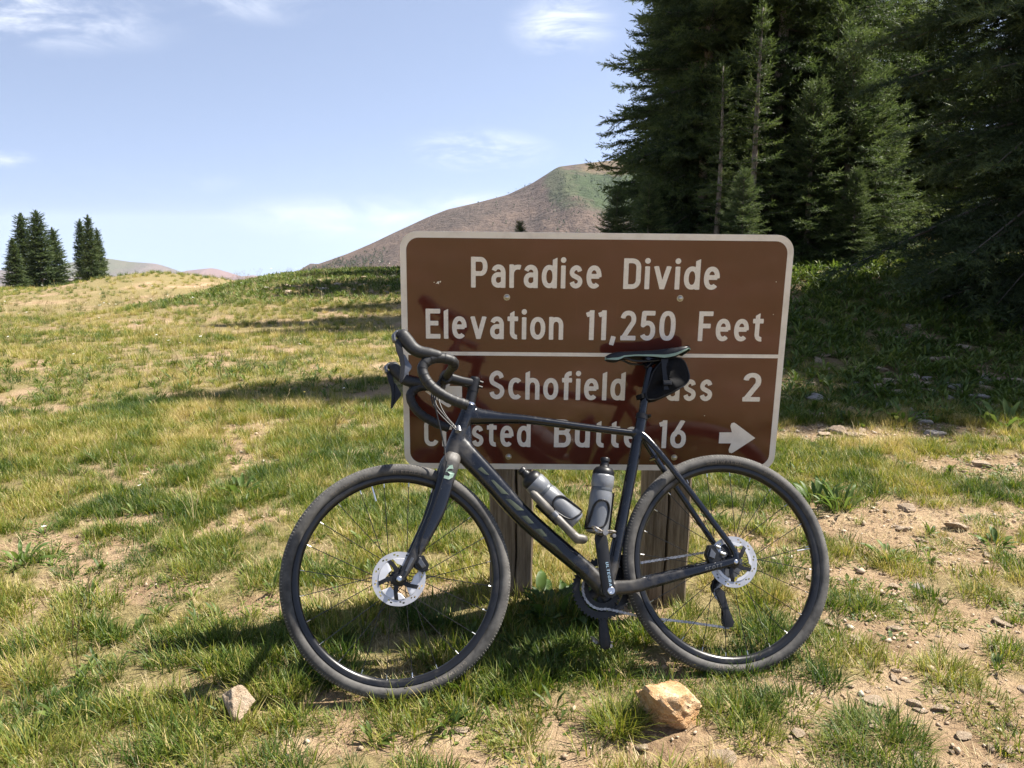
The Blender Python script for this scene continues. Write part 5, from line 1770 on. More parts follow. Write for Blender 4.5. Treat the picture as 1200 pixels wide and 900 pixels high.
def blades(rnd, n, lmin, lmax, w, spread, lean, seg=3, curl=.8):
    """n curved blades -> V, F(tri)"""
    V = []; F = []; S = []
    for k in range(n):
        a = rnd.uniform(0, 2 * math.pi); rr_ = spread * math.sqrt(rnd.random())
        bx, by = rr_ * math.cos(a), rr_ * math.sin(a)
        az = a + rnd.normal(0, .9)
        L_ = rnd.uniform(lmin, lmax) * (1 - .25 * rr_ / max(spread, 1e-6))
        el = R(90) - abs(rnd.normal(lean, lean * .6))
        ww = w * rnd.uniform(.7, 1.3)
        hd = np.array((math.cos(az), math.sin(az), 0)); sd_ = np.array((-hd[1], hd[0], 0))
        p = np.array((bx, by, -.006)); c = rnd.uniform(.3, 1) * curl
        tw = rnd.uniform(-.6, .6)
        o = len(V)
        for q in range(seg + 1):
            t = q / seg
            e = el - c * t * 1.2
            sdt = sd_ * math.cos(tw * t) + np.array((0, 0, 1)) * math.sin(tw * t) * .4
            wq = ww * (1 - t ** 1.6) * .5
            if q < seg:
                V += [p - sdt * wq, p + sdt * wq]
            else:
                V.append(p)
            p = p + (hd * math.cos(e) + np.array((0, 0, math.sin(e)))) * (L_ / seg)
        for q in range(seg - 1):
            a0 = o + 2 * q
            F += [(a0, a0 + 1, a0 + 3), (a0, a0 + 3, a0 + 2)]
        F.append((o + 2 * (seg - 1), o + 2 * (seg - 1) + 1, o + 2 * seg))
        S.append(len(F))
    return np.array(V), np.array(F)


def leaf_rosette(rnd, n, lmin, lmax, w, el0, el1, seg=5, petiole=.25, fold=.25, spread=.01):
    V = []; F = []
    for k in range(n):
        az = 2 * math.pi * k / n * 1.0 + rnd.normal(0, .35) + k * 2.4
        L_ = rnd.uniform(lmin, lmax); el = rnd.uniform(el0, el1); c = rnd.uniform(.5, 1.2)
        hd = np.array((math.cos(az), math.sin(az), 0)); sd_ = np.array((-hd[1], hd[0], 0))
        p = hd * spread * rnd.random() + np.array((0, 0, -.005))
        ww = w * rnd.uniform(.75, 1.2) * L_ / lmax
        o = len(V)
        for q in range(seg + 1):
            t = q / seg
            e = el - c * t ** 1.5
            prof = max(.06, math.sin(max(0, (t - petiole * .6) / (1 - petiole * .6)) * math.pi) ** .8) if t < 1 else .02
            up = np.array((-hd[0] * math.sin(e), -hd[1] * math.sin(e), math.cos(e)))
            wav = rnd.normal(0, .08) * ww
            V += [p - sd_ * ww * .5 * prof + up * (fold * ww * prof + wav), p, p + sd_ * ww * .5 * prof + up * (fold * ww * prof - wav)]
            p = p + (hd * math.cos(e) + np.array((0, 0, math.sin(e)))) * (L_ / seg)
        for q in range(seg):
            a0 = o + 3 * q
            F += [(a0, a0 + 1, a0 + 4), (a0, a0 + 4, a0 + 3), (a0 + 1, a0 + 2, a0 + 5), (a0 + 1, a0 + 5, a0 + 4)]
    return np.array(V), np.array(F)


def stalks(rnd, n, lmin, lmax, head=True):
    m = MB(); V = []; F = []
    for k in range(n):
        a = rnd.uniform(0, 6.28); L_ = rnd.uniform(lmin, lmax)
        hd = np.array((math.cos(a), math.sin(a), 0)) * rnd.uniform(.1, .5)
        pts = [np.array((hd[0] * .03, hd[1] * .03, 0)) + (hd * t * t + np.array((0, 0, t))) * L_ for t in (0, .35, .7, 1)]
        m.merge(sweep(pts, [.0011, .0010, .0008, .0006], 3, cap=False))
        if head:
            d = unit(pts[-1] - pts[-2])
            m.merge(sweep([pts[-1] - d * .005, pts[-1] + d * .012, pts[-1] + d * .030], [.0015, .0034, .0006], 5, cap=False))
    return m


def tri_mesh_from_mb(m, name, mats):
    return m.mesh(name, mats, False)


def source(name, me):
    o = bpy.data.objects.new(name, me)
    return o


def scatter(name, sources, X, Y, scale, tint, lean=.12, seed=1, dz=0.0, zs=None):
    """one object of ground cover: points carrying instances of a few tuft meshes"""
    rnd = np.random.default_rng(seed)
    n = len(X)
    Z = ground_z(X, Y) + dz
    me = bpy.data.meshes.new(name)
    me.vertices.add(n)
    me.vertices.foreach_set('co', np.stack([X, Y, Z], -1).astype(np.float32).ravel())
    rot = np.stack([rnd.normal(0, lean, n), rnd.normal(0, lean, n), rnd.uniform(0, 6.283, n)], -1)
    a = me.attributes.new('rot', 'FLOAT_VECTOR', 'POINT'); a.data.foreach_set('vector', rot.astype(np.float32).ravel())
    sc3 = np.stack([scale, scale, scale * (1 if zs is None else zs)], -1)
    a = me.attributes.new('scl', 'FLOAT_VECTOR', 'POINT'); a.data.foreach_set('vector', sc3.astype(np.float32).ravel())
    a = me.attributes.new('tint', 'FLOAT', 'POINT'); a.data.foreach_set('value', np.clip(tint, 0, 1).astype(np.float32))
    a = me.attributes.new('which', 'INT', 'POINT'); a.data.foreach_set('value', rnd.integers(0, len(sources), n).astype(np.int32))
    for s in sources:
        for mt in s.data.materials:
            if mt.name not in [q.name for q in me.materials]: me.materials.append(mt)
    o = link(name, me)
    tag(o, kind='stuff')
    ng = bpy.data.node_groups.new(name, 'GeometryNodeTree')
    ng.interface.new_socket('Geometry', in_out='INPUT', socket_type='NodeSocketGeometry')
    ng.interface.new_socket('Geometry', in_out='OUTPUT', socket_type='NodeSocketGeometry')
    N = ng.nodes.new; L = ng.links.new
    gi = N('NodeGroupInput'); go = N('NodeGroupOutput')
    iop = N('GeometryNodeInstanceOnPoints')
    jn = N('GeometryNodeJoinGeometry')
    for s in reversed(sources):
        oi = N('GeometryNodeObjectInfo'); oi.inputs['Object'].default_value = s; oi.inputs['As Instance'].default_value = False
        g2i = N('GeometryNodeGeometryToInstance')
        L(oi.outputs['Geometry'], g2i.inputs[0]); L(g2i.outputs[0], jn.inputs[0])
    def attr(nm, ty):
        q = N('GeometryNodeInputNamedAttribute'); q.data_type = ty; q.inputs['Name'].default_value = nm
        return q.outputs['Attribute']
    L(gi.outputs[0], iop.inputs['Points']); L(jn.outputs[0], iop.inputs['Instance'])
    iop.inputs['Pick Instance'].default_value = True
    L(attr('which', 'INT'), iop.inputs['Instance Index'])
    e2r = N('FunctionNodeEulerToRotation')
    L(attr('rot', 'FLOAT_VECTOR'), e2r.inputs[0]); L(e2r.outputs[0], iop.inputs['Rotation'])
    L(attr('scl', 'FLOAT_VECTOR'), iop.inputs['Scale'])
    L(iop.outputs[0], go.inputs[0])
    md = o.modifiers.new('scatter', 'NODES'); md.node_group = ng
    return o


def field(n, y0, y1, seed, side=1.2, power=1.0):
    """random ground positions inside the view wedge, with margin to either side"""
    rnd = np.random.default_rng(seed)
    t = rnd.random(n)
    Y = np.sqrt(y0 ** 2 + (y1 ** 2 - y0 ** 2) * t) if power == 1 else y0 * (y1 / y0) ** t
    half = .66 * Y + side
    X = rnd.uniform(-1, 1, n) * half
    return X, Y


def tint_field(x, y, rnd):
    t = .425 + 1.0 * (fbm(x * .9, y * .9, 51, 4) - .5) + 1.1 * (fbm(x * 3.6, y * 3.6, 53, 3) - .5) + rnd.normal(0, .15, len(x))
    t = t + .06 * (1 - sstep(2.2, 3.4, y))
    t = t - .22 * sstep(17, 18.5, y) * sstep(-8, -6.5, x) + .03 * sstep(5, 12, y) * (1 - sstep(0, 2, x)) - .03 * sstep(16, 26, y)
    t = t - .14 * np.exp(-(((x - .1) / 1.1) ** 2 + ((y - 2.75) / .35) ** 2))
    # plants on the bank under the trees are tinted greener
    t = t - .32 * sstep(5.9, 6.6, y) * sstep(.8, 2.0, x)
    return t


def build_meadow():
    rnd = np.random.default_rng(5)
    def tri_src(nm, vf, mat):
        nf = len(vf[1]); r4 = np.random.default_rng(nf + int(abs(vf[0]).sum() * 1e4) % 9999)
        k = {'short_tuft': 5, 'tall_tuft': 7, 'litter': 3}.get(nm, 4)
        nb = nf // k + 1
        bt = r4.normal(0, .10, nb) + np.where(r4.random(nb) < .22, r4.uniform(.15, .5, nb), 0)
        if mat is LEAF: bt = r4.normal(0, .14, nb)
        return source(nm, np_mesh(nm, vf[0], vf[1], mat, True, {'bt': ('FACE', np.repeat(bt, k)[:nf])}))
    short = [tri_src('short_tuft', blades(np.random.default_rng(100 + k), 38, .025, .085, .0030, .036, .60), GRASS) for k in range(5)]
    tall = [tri_src('tall_tuft', blades(np.random.default_rng(200 + k), 44, .06, .18, .0033, .034, .38, 4, .95), GRASS) for k in range(5)]
    leafy = [tri_src('leafy_tuft', leaf_rosette(np.random.default_rng(300 + k), 11, .035, .085, .013, .5, 1.3), LEAF) for k in range(4)]
    clover = [tri_src('clover', leaf_rosette(np.random.default_rng(350 + k), 26, .012, .030, .012, .1, .7, 2, .2, .1, .05), LEAF) for k in range(3)]
    stk = [source('stalk', stalks(np.random.default_rng(400 + k), 5, .12, .28).mesh('stalk', STRAW, False)) for k in range(4)]
    litter = [tri_src('litter', blades(np.random.default_rng(450 + k), 26, .03, .09, .0022, .07, 1.35, 2, .2), STRAW) for k in range(3)]
    # --- short turf
    X, Y = field(46000, .9, 6.5, 1)
    X2, Y2 = field(9000, 6.0, 12, 2)
    X = np.r_[X, X2]; Y = np.r_[Y, Y2]
    c = cover(X, Y)
    cl = sstep(.36, .58, .5 * fbm(X * 5.5, Y * 5.5, 131, 3) + .5 * vnoise(X * 11, Y * 11, 137))
    keep = rnd.random(len(X)) < np.clip(c * 1.25 - .12, 0, 1) * (.12 + .88 * cl)
    X, Y, c, cl = X[keep], Y[keep], c[keep], cl[keep]
    sc_ = rnd.uniform(.55, 1.2, len(X)) * (.55 + .35 * c + .45 * cl) * (1 + .06 * np.maximum(Y - 4, 0))
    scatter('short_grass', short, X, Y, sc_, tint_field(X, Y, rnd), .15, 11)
    # --- tall grass
    X, Y = field(13000, 1.0, 7, 3)
    X2, Y2 = field(15000, 6.5, 16, 4, 2.0)
    X3, Y3 = field(16000, 14, 34, 5, 3.0)
    X = np.r_[X, X2, X3]; Y = np.r_[Y, Y2, Y3]
    c = cover(X, Y)
    lush = sstep(.42, .60, .55 * fbm(X * 1.6, Y * 1.6, 71, 4) + .45 * fbm(X * 4.2, Y * 4.2, 73, 3))
    bank = sstep(5.4, 6.6, Y) * sstep(.6, 1.8, X)
    near_right = sstep(.6, 1.2, X) * (1 - sstep(3.2, 4.0, Y))
    p = np.clip(c * (.25 + .75 * lush) * (1 - .75 * near_right) * (1 - .90 * bank) * (.55 + .45 * sstep(2.6, 3.6, Y)), 0, 1)
    knoll = sstep(17.0, 18.5, Y) * sstep(-8, -6.5, X) * (1 - sstep(26, 28, Y))
    p = p * (1 - .45 * knoll)
    keep = rnd.random(len(X)) < p
    X, Y, c = X[keep], Y[keep], c[keep]
    sc_ = rnd.uniform(.55, 1.05, len(X)) * (1 + .035 * np.maximum(Y - 5, 0)) * (.50 + .40 * sstep(2.8, 5.0, Y))
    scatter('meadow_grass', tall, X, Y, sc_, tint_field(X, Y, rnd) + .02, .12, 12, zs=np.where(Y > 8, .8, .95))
    # --- leafy weeds
    X, Y = field(4600, 1.1, 9, 6)
    c = cover(X, Y)
    keep = rnd.random(len(X)) < np.clip(.16 + .6 * sstep(.46, .62, fbm(X * 1.3, Y * 1.3, 81, 3)), 0, 1) * (.1 + .9 * c) * np.where((X > .8) & (Y < 4.2), .4, 1)
    X, Y = X[keep], Y[keep]
    Xb, Yb = field(12000, 5.9, 13, 7)
    kb = (Xb > .9 + .1 * (Yb - 6)) & (rnd.random(len(Xb)) < .95)
    Xk = rnd.uniform(-7.5, -1.5, 3600); Yk = rnd.uniform(15.5, 25, 3600)
    X = np.r_[X, Xb[kb], Xk]; Y = np.r_[Y, Yb[kb], Yk]
    scatter('leafy_weeds', leafy, X, Y, rnd.uniform(.55, 1.25, len(X)) * (1 + .05 * np.maximum(Y - 4, 0)) * np.where((Y > 5.9) & (X > .8), 1.5, 1.0), .42 + .5 * (fbm(X * 2, Y * 2, 83, 3) - .5) + rnd.normal(0, .16, len(X)), .15, 13)
    X, Y = field(2800, 1.1, 5.5, 8)
    keep = rnd.random(len(X)) < sstep(.45, .6, fbm(X * 2.1, Y * 2.1, 91, 3))
    scatter('clover', clover, X[keep], Y[keep], rnd.uniform(.7, 1.5, keep.sum()), .5 + rnd.normal(0, .2, keep.sum()), .1, 14)
    # --- dry stalks and flat dead litter
    X, Y = field(3600, 1.6, 22, 9, 1.5)
    keep = (rnd.random(len(X)) < cover(X, Y) * .8) & ~((X > -1.3) & (Y < 4.0)) & ~((X > .4) & (Y < 13))
    X, Y = X[keep], Y[keep]
    scatter('dry_stalks', stk, X, Y, rnd.uniform(.5, 1.1, len(X)), rnd.uniform(.1, 1, len(X)), .15, 15)
    X, Y = field(9000, .9, 6.5, 10)
    c = cover(X, Y)
    keep = rnd.random(len(X)) < .35 + .4 * c
    scatter('dead_litter', litter, X[keep], Y[keep], rnd.uniform(.5, 1.1, keep.sum()), rnd.uniform(.1, 1, keep.sum()), .08, 16, dz=.006)
    # --- flowers of the meadow: umbels on stalks
    def flower(seed, mat, hgt, rad):
        r2 = np.random.default_rng(seed)
        m = MB().merge(sweep([(0, 0, 0), (.01, 0, hgt * .5), (.015, .01, hgt)], [.0012, .001, .0008], 3, cap=False), 0)
        for k in range(9):
            a = r2.uniform(0, 6.28); q = rad * math.sqrt(r2.random())
            c = np.array((.015 + q * math.cos(a), .01 + q * math.sin(a), hgt + .004 * r2.random()))
            s = rad * .35
            m.add([c + np.array((s * math.cos(b_), s * math.sin(b_), .15 * s * (j % 2))) for j, b_ in enumerate(np.linspace(0, 6.28, 6, endpoint=False))], [(0, 1, 2, 3, 4, 5)], 1)
        return source('flower', m.mesh('flower', [STRAW, mat], False))
    fl = [flower(1, PETAL, .16, .016), flower(2, PETAL, .22, .020), flower(3, YPETAL, .15, .010)]
    X, Y = field(900, 3.5, 26, 17, 1.5)
    keep = (X < .8 + .05 * Y) & (rnd.random(len(X)) < sstep(.42, .6, fbm(X * .5, Y * .5, 97, 3)) * .8 + .08)
    X, Y = X[keep], Y[keep]
    scatter('meadow_flowers', fl, X, Y, rnd.uniform(.5, .85, len(X)) * (1 + .035 * np.maximum(Y - 5, 0)), rnd.random(len(X)), .15, 18)


build_meadow()


# ------------------------------------------------------------------ single plants and stones
def plant_tuft(label, px, py, scale, tint, seed, n=150, lmin=.04, lmax=.13, spread=.085, lean=.75, name='grass_tuft', w=.0024, group='separate grass tufts in the foreground'):
    x, y = pxg(px, py)
    r2 = np.random.default_rng(seed)
    n = int(n * 2.2)
    V, F = blades(r2, n, lmin, lmax, w * 1.15, spread, lean, 4, .9)
    per = len(F) // n
    T = np.repeat(np.clip(tint + r2.normal(0, .16, n), 0, 1), per)
    o = link(name, np_mesh(name, V * scale, F, GRASS_OBJ, True, {'tint': ('FACE', T)}), None, Matrix.Translation((x, y, float(ground_z(x, y)))))
    return tag(o, label, 'grass tuft', group)


def leafy_plant(label, px, py, n, lmin, lmax, w, el0, el1, tint, seed, name='broadleaf_plant', spread=.03, group='broad leaved plants in the turf'):
    x, y = pxg(px, py)
    r2 = np.random.default_rng(seed)
    t = thing(name, label, 'plant', Matrix.Translation((x, y, float(ground_z(x, y)))), group)
    for k in range(n):
        V, F = leaf_rosette(r2, 1, lmin, lmax, w, el0, el1, 6, .3, .22, 0)
        az = k * 2.4 + r2.normal(0, .3)
        q = spread * math.sqrt(k / n)
        T = np.full(len(F), np.clip(tint + r2.normal(0, .13), 0, 1))
        link('leaf', np_mesh('leaf', V, F, LEAF_OBJ, True, {'tint': ('FACE', T)}), t, Matrix.Translation((q * math.cos(az), q * math.sin(az), 0)) @ Matrix.Rotation(az, 4, 'Z'))
    return t


def build_plants():
    plant_tuft('large dark green grass tuft near the lower right corner', 1030, 868, 1.0, .30, 1, 420, .05, .15, .13, .8)
    plant_tuft('brownish dry grass tuft on the dirt right of the rear wheel', 1108, 790, 1.0, .62, 2, 260, .05, .12, .09, .75)
    plant_tuft('yellow green grass tuft below the brownish dry tuft', 1135, 822, 1.0, .45, 3, 300, .03, .09, .13, .9)
    plant_tuft('long bladed light grass tuft just left of the big orange rock', 722, 850, 1.0, .50, 4, 230, .07, .17, .07, .6)
    plant_tuft('low flat grass tuft on the dirt just right of the rear tyre', 1015, 715, 1.0, .42, 5, 260, .03, .09, .10, .9)
    plant_tuft('short green tuft below the rear tyre at its right side', 975, 755, .9, .38, 6, 200, .03, .07, .09, .9)
    plant_tuft('wide flat tuft at the right edge among the gravel', 1085, 722, 1.0, .48, 7, 260, .03, .08, .13, .95)
    plant_tuft('tall lush tuft at the lower left corner of the picture', 40, 895, 1.0, .52, 8, 320, .06, .15, .12, .7)
    plant_tuft('grey green tuft growing over the shadow of the handlebar', 245, 765, 1.0, .34, 9, 240, .04, .11, .09, .7)
    plant_tuft('round olive tuft left of the front wheel at hub height', 205, 640, 1.0, .46, 10, 240, .06, .12, .07, .6)
    plant_tuft('bright green tuft in the meadow well left of the front wheel', 265, 578, 1.0, .26, 11, 240, .07, .15, .08, .55)
    plant_tuft('rusty brown dry tuft at the left edge of the picture', 30, 790, 1.0, .80, 12, 240, .05, .12, .09, .7)
    plant_tuft('green tuft in front of the chainring and below the crank', 720, 790, 1.0, .34, 13, 260, .05, .12, .10, .7)
    plant_tuft('dark shaded tuft under the bicycle frame', 640, 770, 1.0, .28, 14, 260, .06, .14, .10, .6)
    plant_tuft('tuft of blades standing between the wheels near the front tyre', 600, 800, 1.0, .36, 15, 240, .05, .13, .10, .7)
    plant_tuft('straw coloured tuft seen through the rear wheel', 905, 700, 1.0, .78, 16, 220, .05, .13, .07, .6)
    leafy_plant('dark broad leaved plant beside the left sign post', 655, 722, 40, .07, .15, .042, .6, 1.4, .12, 21, spread=.10)
    leafy_plant('low broad leaved plant at the foot of the front tyre', 635, 735, 14, .06, .11, .036, .3, 1.0, .25, 22)
    leafy_plant('bright green rosette alone on the gravel right of the rear wheel', 1040, 655, 26, .05, .10, .020, .5, 1.2, .48, 23, spread=.04)
    leafy_plant('pale leafy rosette at the left edge of the picture', 25, 660, 22, .07, .14, .022, .5, 1.2, .55, 24, spread=.05)
    leafy_plant('leafy clump in the sunny grass behind the rear tyre', 985, 600, 20, .10, .20, .026, .8, 1.35, .55, 25, spread=.06)
    leafy_plant('tall leafy clump right next to the rear tyre top', 955, 592, 20, .09, .18, .030, .8, 1.3, .50, 26, spread=.06)
    leafy_plant('leafy plant with folded leaves left of the front tyre', 282, 580, 16, .08, .15, .028, .6, 1.2, .42, 27, spread=.05)
    leafy_plant('small leafy plant on bare ground far right', 1165, 640, 14, .05, .10, .022, .5, 1.2, .42, 28)
    leafy_plant('leafy weed in the shade of the front wheel bottom', 615, 757, 10, .05, .09, .030, .3, .9, .34, 29)
    leafy_plant('single leafy sprig just below the bright green rosette', 1068, 662, 7, .04, .07, .022, .4, 1.0, .5, 30)
    leafy_plant('yellow green bush of leaves at the shade edge far right', 1180, 500, 40, .10, .22, .04, .6, 1.3, .6, 31, spread=.16)
    leafy_plant('second yellow green leafy bush at the shade edge', 1060, 497, 26, .08, .18, .035, .6, 1.3, .62, 32, spread=.10)


build_plants()


def rock_mesh(seed, sub=3, flat=1.0, planes=16, rough=.04, rnd_=.08):
    import bmesh
    r2 = np.random.default_rng(seed)
    bm = bmesh.new()
    bmesh.ops.create_icosphere(bm, subdivisions=sub, radius=1)
    Nn = unit(r2.normal(size=(planes, 3))); D = r2.uniform(.55, .98, planes)
    off = r2.uniform(-50, 50, 3)
    for v in bm.verts:
        p = np.array(v.co); n = p / np.linalg.norm(p)
        k = Nn @ n
        k = np.where(k > .05, D / np.maximum(k, .05), 9)
        r_ = -np.log(np.exp(-k / rnd_).sum()) * rnd_
        r_ = min(r_, 1.25)
        q = n * 3.1 + off
        nz = fbm(np.array([q[0] + q[2] * .7]), np.array([q[1] - q[2] * .6]), seed, 4)[0] - .5
        q2 = n * 9.0 + off
        nz2 = fbm(np.array([q2[0] + q2[2]]), np.array([q2[1] - q2[2]]), seed + 5, 3)[0] - .5
        v.co = Vector(n * (r_ * (1 + rough * 4 * nz + rough * 1.6 * nz2))) * 1.0
        v.co.z *= flat
    me = bpy.data.meshes.new('rock')
    bm.to_mesh(me); bm.free()
    return me


def stone_mat(name, stops, scale=3, blotch=None):
    m, nt, b = new_mat(name)
    n = noise_node(nt, scale, 8, .68); n2 = noise_node(nt, scale * 9, 5, .7)
    r = ramp(nt, stops)
    nt.links.new(n.outputs['Fac'], r.inputs[0])
    cur = r.outputs[0]
    r2 = ramp(nt, [(.3, (.68, .66, .64)), (.55, (1, 1, 1)), (.8, (1.16, 1.15, 1.13))])
    nt.links.new(n2.outputs['Fac'], r2.inputs[0])
    mu = nt.nodes.new('ShaderNodeMix'); mu.data_type = 'RGBA'; mu.blend_type = 'MULTIPLY'; mu.inputs['Factor'].default_value = .9
    nt.links.new(cur, mu.inputs['A']); nt.links.new(r2.outputs[0], mu.inputs['B'])
    nt.links.new(mu.outputs['Result'], b.inputs['Base Color'])
    b.inputs['Roughness'].default_value = .88; b.inputs['Specular IOR Level'].default_value = .25
    ad = nt.nodes.new('ShaderNodeMath'); ad.operation = 'MULTIPLY_ADD'; ad.inputs[1].default_value = .4
    nt.links.new(n2.outputs['Fac'], ad.inputs[0]); nt.links.new(n.outputs['Fac'], ad.inputs[2])
    bump(nt, ad.outputs[0], .7, .06, b)
    return m


def build_stones():
    orange = stone_mat('orange_quartz', [(.28, (.40, .20, .085)), (.42, (.57, .33, .155)), (.52, (.67, .44, .24)), (.64, (.74, .57, .38)), (.78, (.79, .71, .60))], 1.9)
    buff = stone_mat('buff_sandstone', [(.3, (.42, .29, .18)), (.5, (.56, .43, .30)), (.7, (.65, .53, .40)), (.85, (.70, .61, .49))], 1.8)
    pale = stone_mat('pale_shale', [(.3, (.34, .25, .17)), (.5, (.48, .37, .26)), (.7, (.58, .47, .35)), (.85, (.62, .54, .44))], 1.5)
    grey = stone_mat('grey_limestone', [(.3, (.30, .26, .22)), (.5, (.44, .39, .34)), (.75, (.56, .51, .46))], 1.5)
    def put(me, mat, px, py, sx, sy, sz, rz, label, cat='rock', group=None, sink=.3, name='rock', tilt=0.0):
        x, y = pxg(px, py)
        if py < 500:  # on the rising bank: walk along the sight line to the slope
            for _ in range(12):
                z = float(ground_z(x, y)); k = (CAM_H - z) / CAM_H
                x0, y0 = pxg(px, py); x, y = x0 * k, y0 * k
        z = float(ground_z(x, y))
        if not me.materials: me.materials.append(mat)
        o = link(name, me, None, Matrix.Translation((x, y, z + sz * (1 - 2 * sink))) @ Matrix.Rotation(rz, 4, 'Z') @ Matrix.Rotation(tilt, 4, 'X') @ Matrix.Diagonal((sx, sy, sz, 1)))
        me.shade_smooth(); me.set_sharp_from_angle(angle=R(32))
        return tag(o, label, cat, group)
    m1 = rock_mesh(12, 5, 1, 22, .07, .02)
    put(m1, orange, 785, 840, .124, .092, .072, .5, 'big orange and white jagged rock on the grass below the rear wheel', sink=.17, tilt=.15)
    m2 = rock_mesh(14, 5, 1, 14, .04, .018)
    put(m2, buff, 280, 841, .041, .037, .064, .9, 'blocky buff stone standing in the grass left of the front wheel', sink=.17)
    # stones one can pick out: px, py, half length
    r2 = np.random.default_rng(77)
    kinds = [rock_mesh(30 + k, 3, 1, 9, .05, .02) for k in range(8)]
    for k, me in enumerate(kinds): me.materials.append(pale if k < 6 else grey)
    named = [(848, 888, .040, 'dark flat stone at the bottom edge right of the middle', 5), (1150, 545, .07, 'large flat buff slab on the gravel at the far right', 0), (1118, 618, .05, 'brown tilted slab on the gravel at the far right', 1),
             (985, 508, .07, 'long pale slab at the shade edge right of the sign', 2), (1003, 512, .06, 'cracked pale slab beside the long slab', 3), (965, 510, .05, 'buff block at the left end of the slabs by the sign', 4),
             (1145, 468, .08, 'pale rock alone on the shaded bank', 6), (1095, 480, .07, 'grey rock at the foot of the shaded bank', 7), (958, 490, .07, 'grey upright stone in the shade next to the sign', 5),
             (1078, 488, .05, 'flat grey stone below the shaded bank', 6), (752, 876, .022, 'small grey pebble below the big orange rock', 5), (1075, 690, .026, 'white stone left of the dry tuft on gravel', 6),
             (1046, 688, .020, 'small buff stone below the green rosette', 1), (1105, 705, .024, 'buff stone on gravel above the dry tuft', 2), (1048, 738, .022, 'pale chip on the dirt in the right foreground', 3),
             (1072, 826, .026, 'flat pale stone right of the large dark tuft', 0), (1100, 832, .024, 'second flat stone right of the large dark tuft', 1), (1128, 862, .022, 'dark stone near the lower right corner', 4),
             (1020, 700, .020, 'thin pale stone at the left of the gravel patch', 2), (540, 858, .016, 'pale pebble on the dirt below the frame', 3), (585, 858, .018, 'second pale pebble on the dirt below the frame', 0),
             (1065, 597, .05, 'flat stone on the upper gravel right of the leafy clump', 2), (1090, 575, .04, 'pale stone where the gravel meets the grass', 3), (920, 770, .020, 'stone beside the rear tyre bottom', 4)]
    for (px, py, s, lab, k) in named:
        fl = .38 if s > .03 else .5
        put(kinds[k], pale, px, py, s, s * r2.uniform(.6, .85), s * fl, r2.uniform(-.5, .5), lab, 'stone', None, .3, 'stone', r2.normal(0, .15))
    g = 'pale stones scattered over the bare dirt on the right'
    for k in range(110):
        px = r2.uniform(930, 1230); py = r2.uniform(540, 900)
        x, y = pxg(px, py)
        if cover(np.array([x]), np.array([y]))[0] > .55: continue
        row = 0 if py < 625 else (1 if py < 720 else (2 if py < 810 else 3))
        side = 0 if px < 1060 else 1
        lab = 'small pale flat stone on the ' + (('upper gravel left of the tilted slab', 'upper gravel at the far right'), ('dirt close to the bright green rosette', 'dirt at the right edge level with the rear hub'), ('dirt just right of the rear tyre bottom', 'dirt around the brownish dry tuft'), ('dirt around the large dark tuft', 'dirt in the lower right corner'))[row][side]
        gg = 'pale stones: ' + lab[28:]
        s = r2.choice((.009, .011, .013, .016, .026)) * r2.uniform(.8, 1.2) * (1.25 if py < 640 else 1)
        put(kinds[r2.integers(0, 6)], pale, px, py, s, s * r2.uniform(.5, .9), s * r2.uniform(.25, .5), r2.uniform(0, 6.3), lab, 'stone', gg, .3, 'stone', r2.normal(0, .2))
    g = 'stones on the shaded bank under the trees'
    for k in range(90):
        px = r2.uniform(925, 1210); py = r2.uniform(408, 512)
        s = r2.uniform(.03, .085)
        z_ = ('close to the sign edge' if px < 1000 else ('below the spruce boughs' if px < 1100 else 'at the right edge under the huge spruce')) + (', high up' if py < 450 else ', low down')
        put(kinds[r2.integers(0, 8)], pale, px, py, s, s * r2.uniform(.5, .9), s * r2.uniform(.3, .5), r2.uniform(0, 6.3), 'grey stone on the shaded bank ' + z_, 'stone', 'bank stones ' + z_, .32, 'stone', r2.normal(0, .2))
    g = 'stones on the shaded knoll behind the sign'
    for k in range(60):
        px = r2.uniform(300, 470); Y = r2.uniform(17, 22)
        x = px_x(px, Y); s = r2.uniform(.04, .12)
        o = link('stone', kinds[r2.integers(0, 8)], None, Matrix.Translation((x, Y, float(ground_z(x, Y)) + s * .1)) @ Matrix.Rotation(r2.uniform(0, 6), 4, 'Z') @ Matrix.Diagonal((s, s * .7, s * .4, 1)))
        tag(o, 'small grey stone on the shaded knoll left of the sign', 'stone', g)
    # gravel: far too many to count
    V = []; F = []
    base = np.array([(1, 0, 0), (-1, 0, 0), (0, 1, 0), (0, -1, 0), (0, 0, 1), (0, 0, -.6), (.6, .6, .4), (-.6, -.5, .5)])
    octf = np.array([(6, 4, 0), (6, 0, 2), (6, 2, 4), (2, 1, 4), (1, 7, 4), (7, 3, 4), (1, 3, 7), (3, 0, 4), (2, 0, 5), (1, 2, 5), (3, 1, 5), (0, 3, 5)])
    n = 0
    X, Y = field(52000, .9, 6.4, 99)
    c = cover(X, Y)
    pr = np.clip(1.05 - c * 1.5, 0.015, 1) * np.where(X > .7, 1.0, .40)
    kp = r2.random(len(X)) < pr
    X, Y = X[kp], Y[kp]
    Z = ground_z(X, Y)
    n = len(X)
    s = np.exp(r2.normal(math.log(.0046), .60, n)).clip(0, .02) * (1 + .10 * np.maximum(Y - 3, 0))
    ang = r2.uniform(0, 6.28, n)
    jit = r2.uniform(.6, 1.3, (n, 8, 3)) * base[None] * np.stack([np.ones(n), r2.uniform(.5, 1, n), r2.uniform(.3, .7, n)], -1)[:, None, :]
    ca, sa = np.cos(ang)[:, None], np.sin(ang)[:, None]
    P = np.stack([jit[..., 0] * ca - jit[..., 1] * sa, jit[..., 0] * sa + jit[..., 1] * ca, jit[..., 2]], -1) * s[:, None, None]
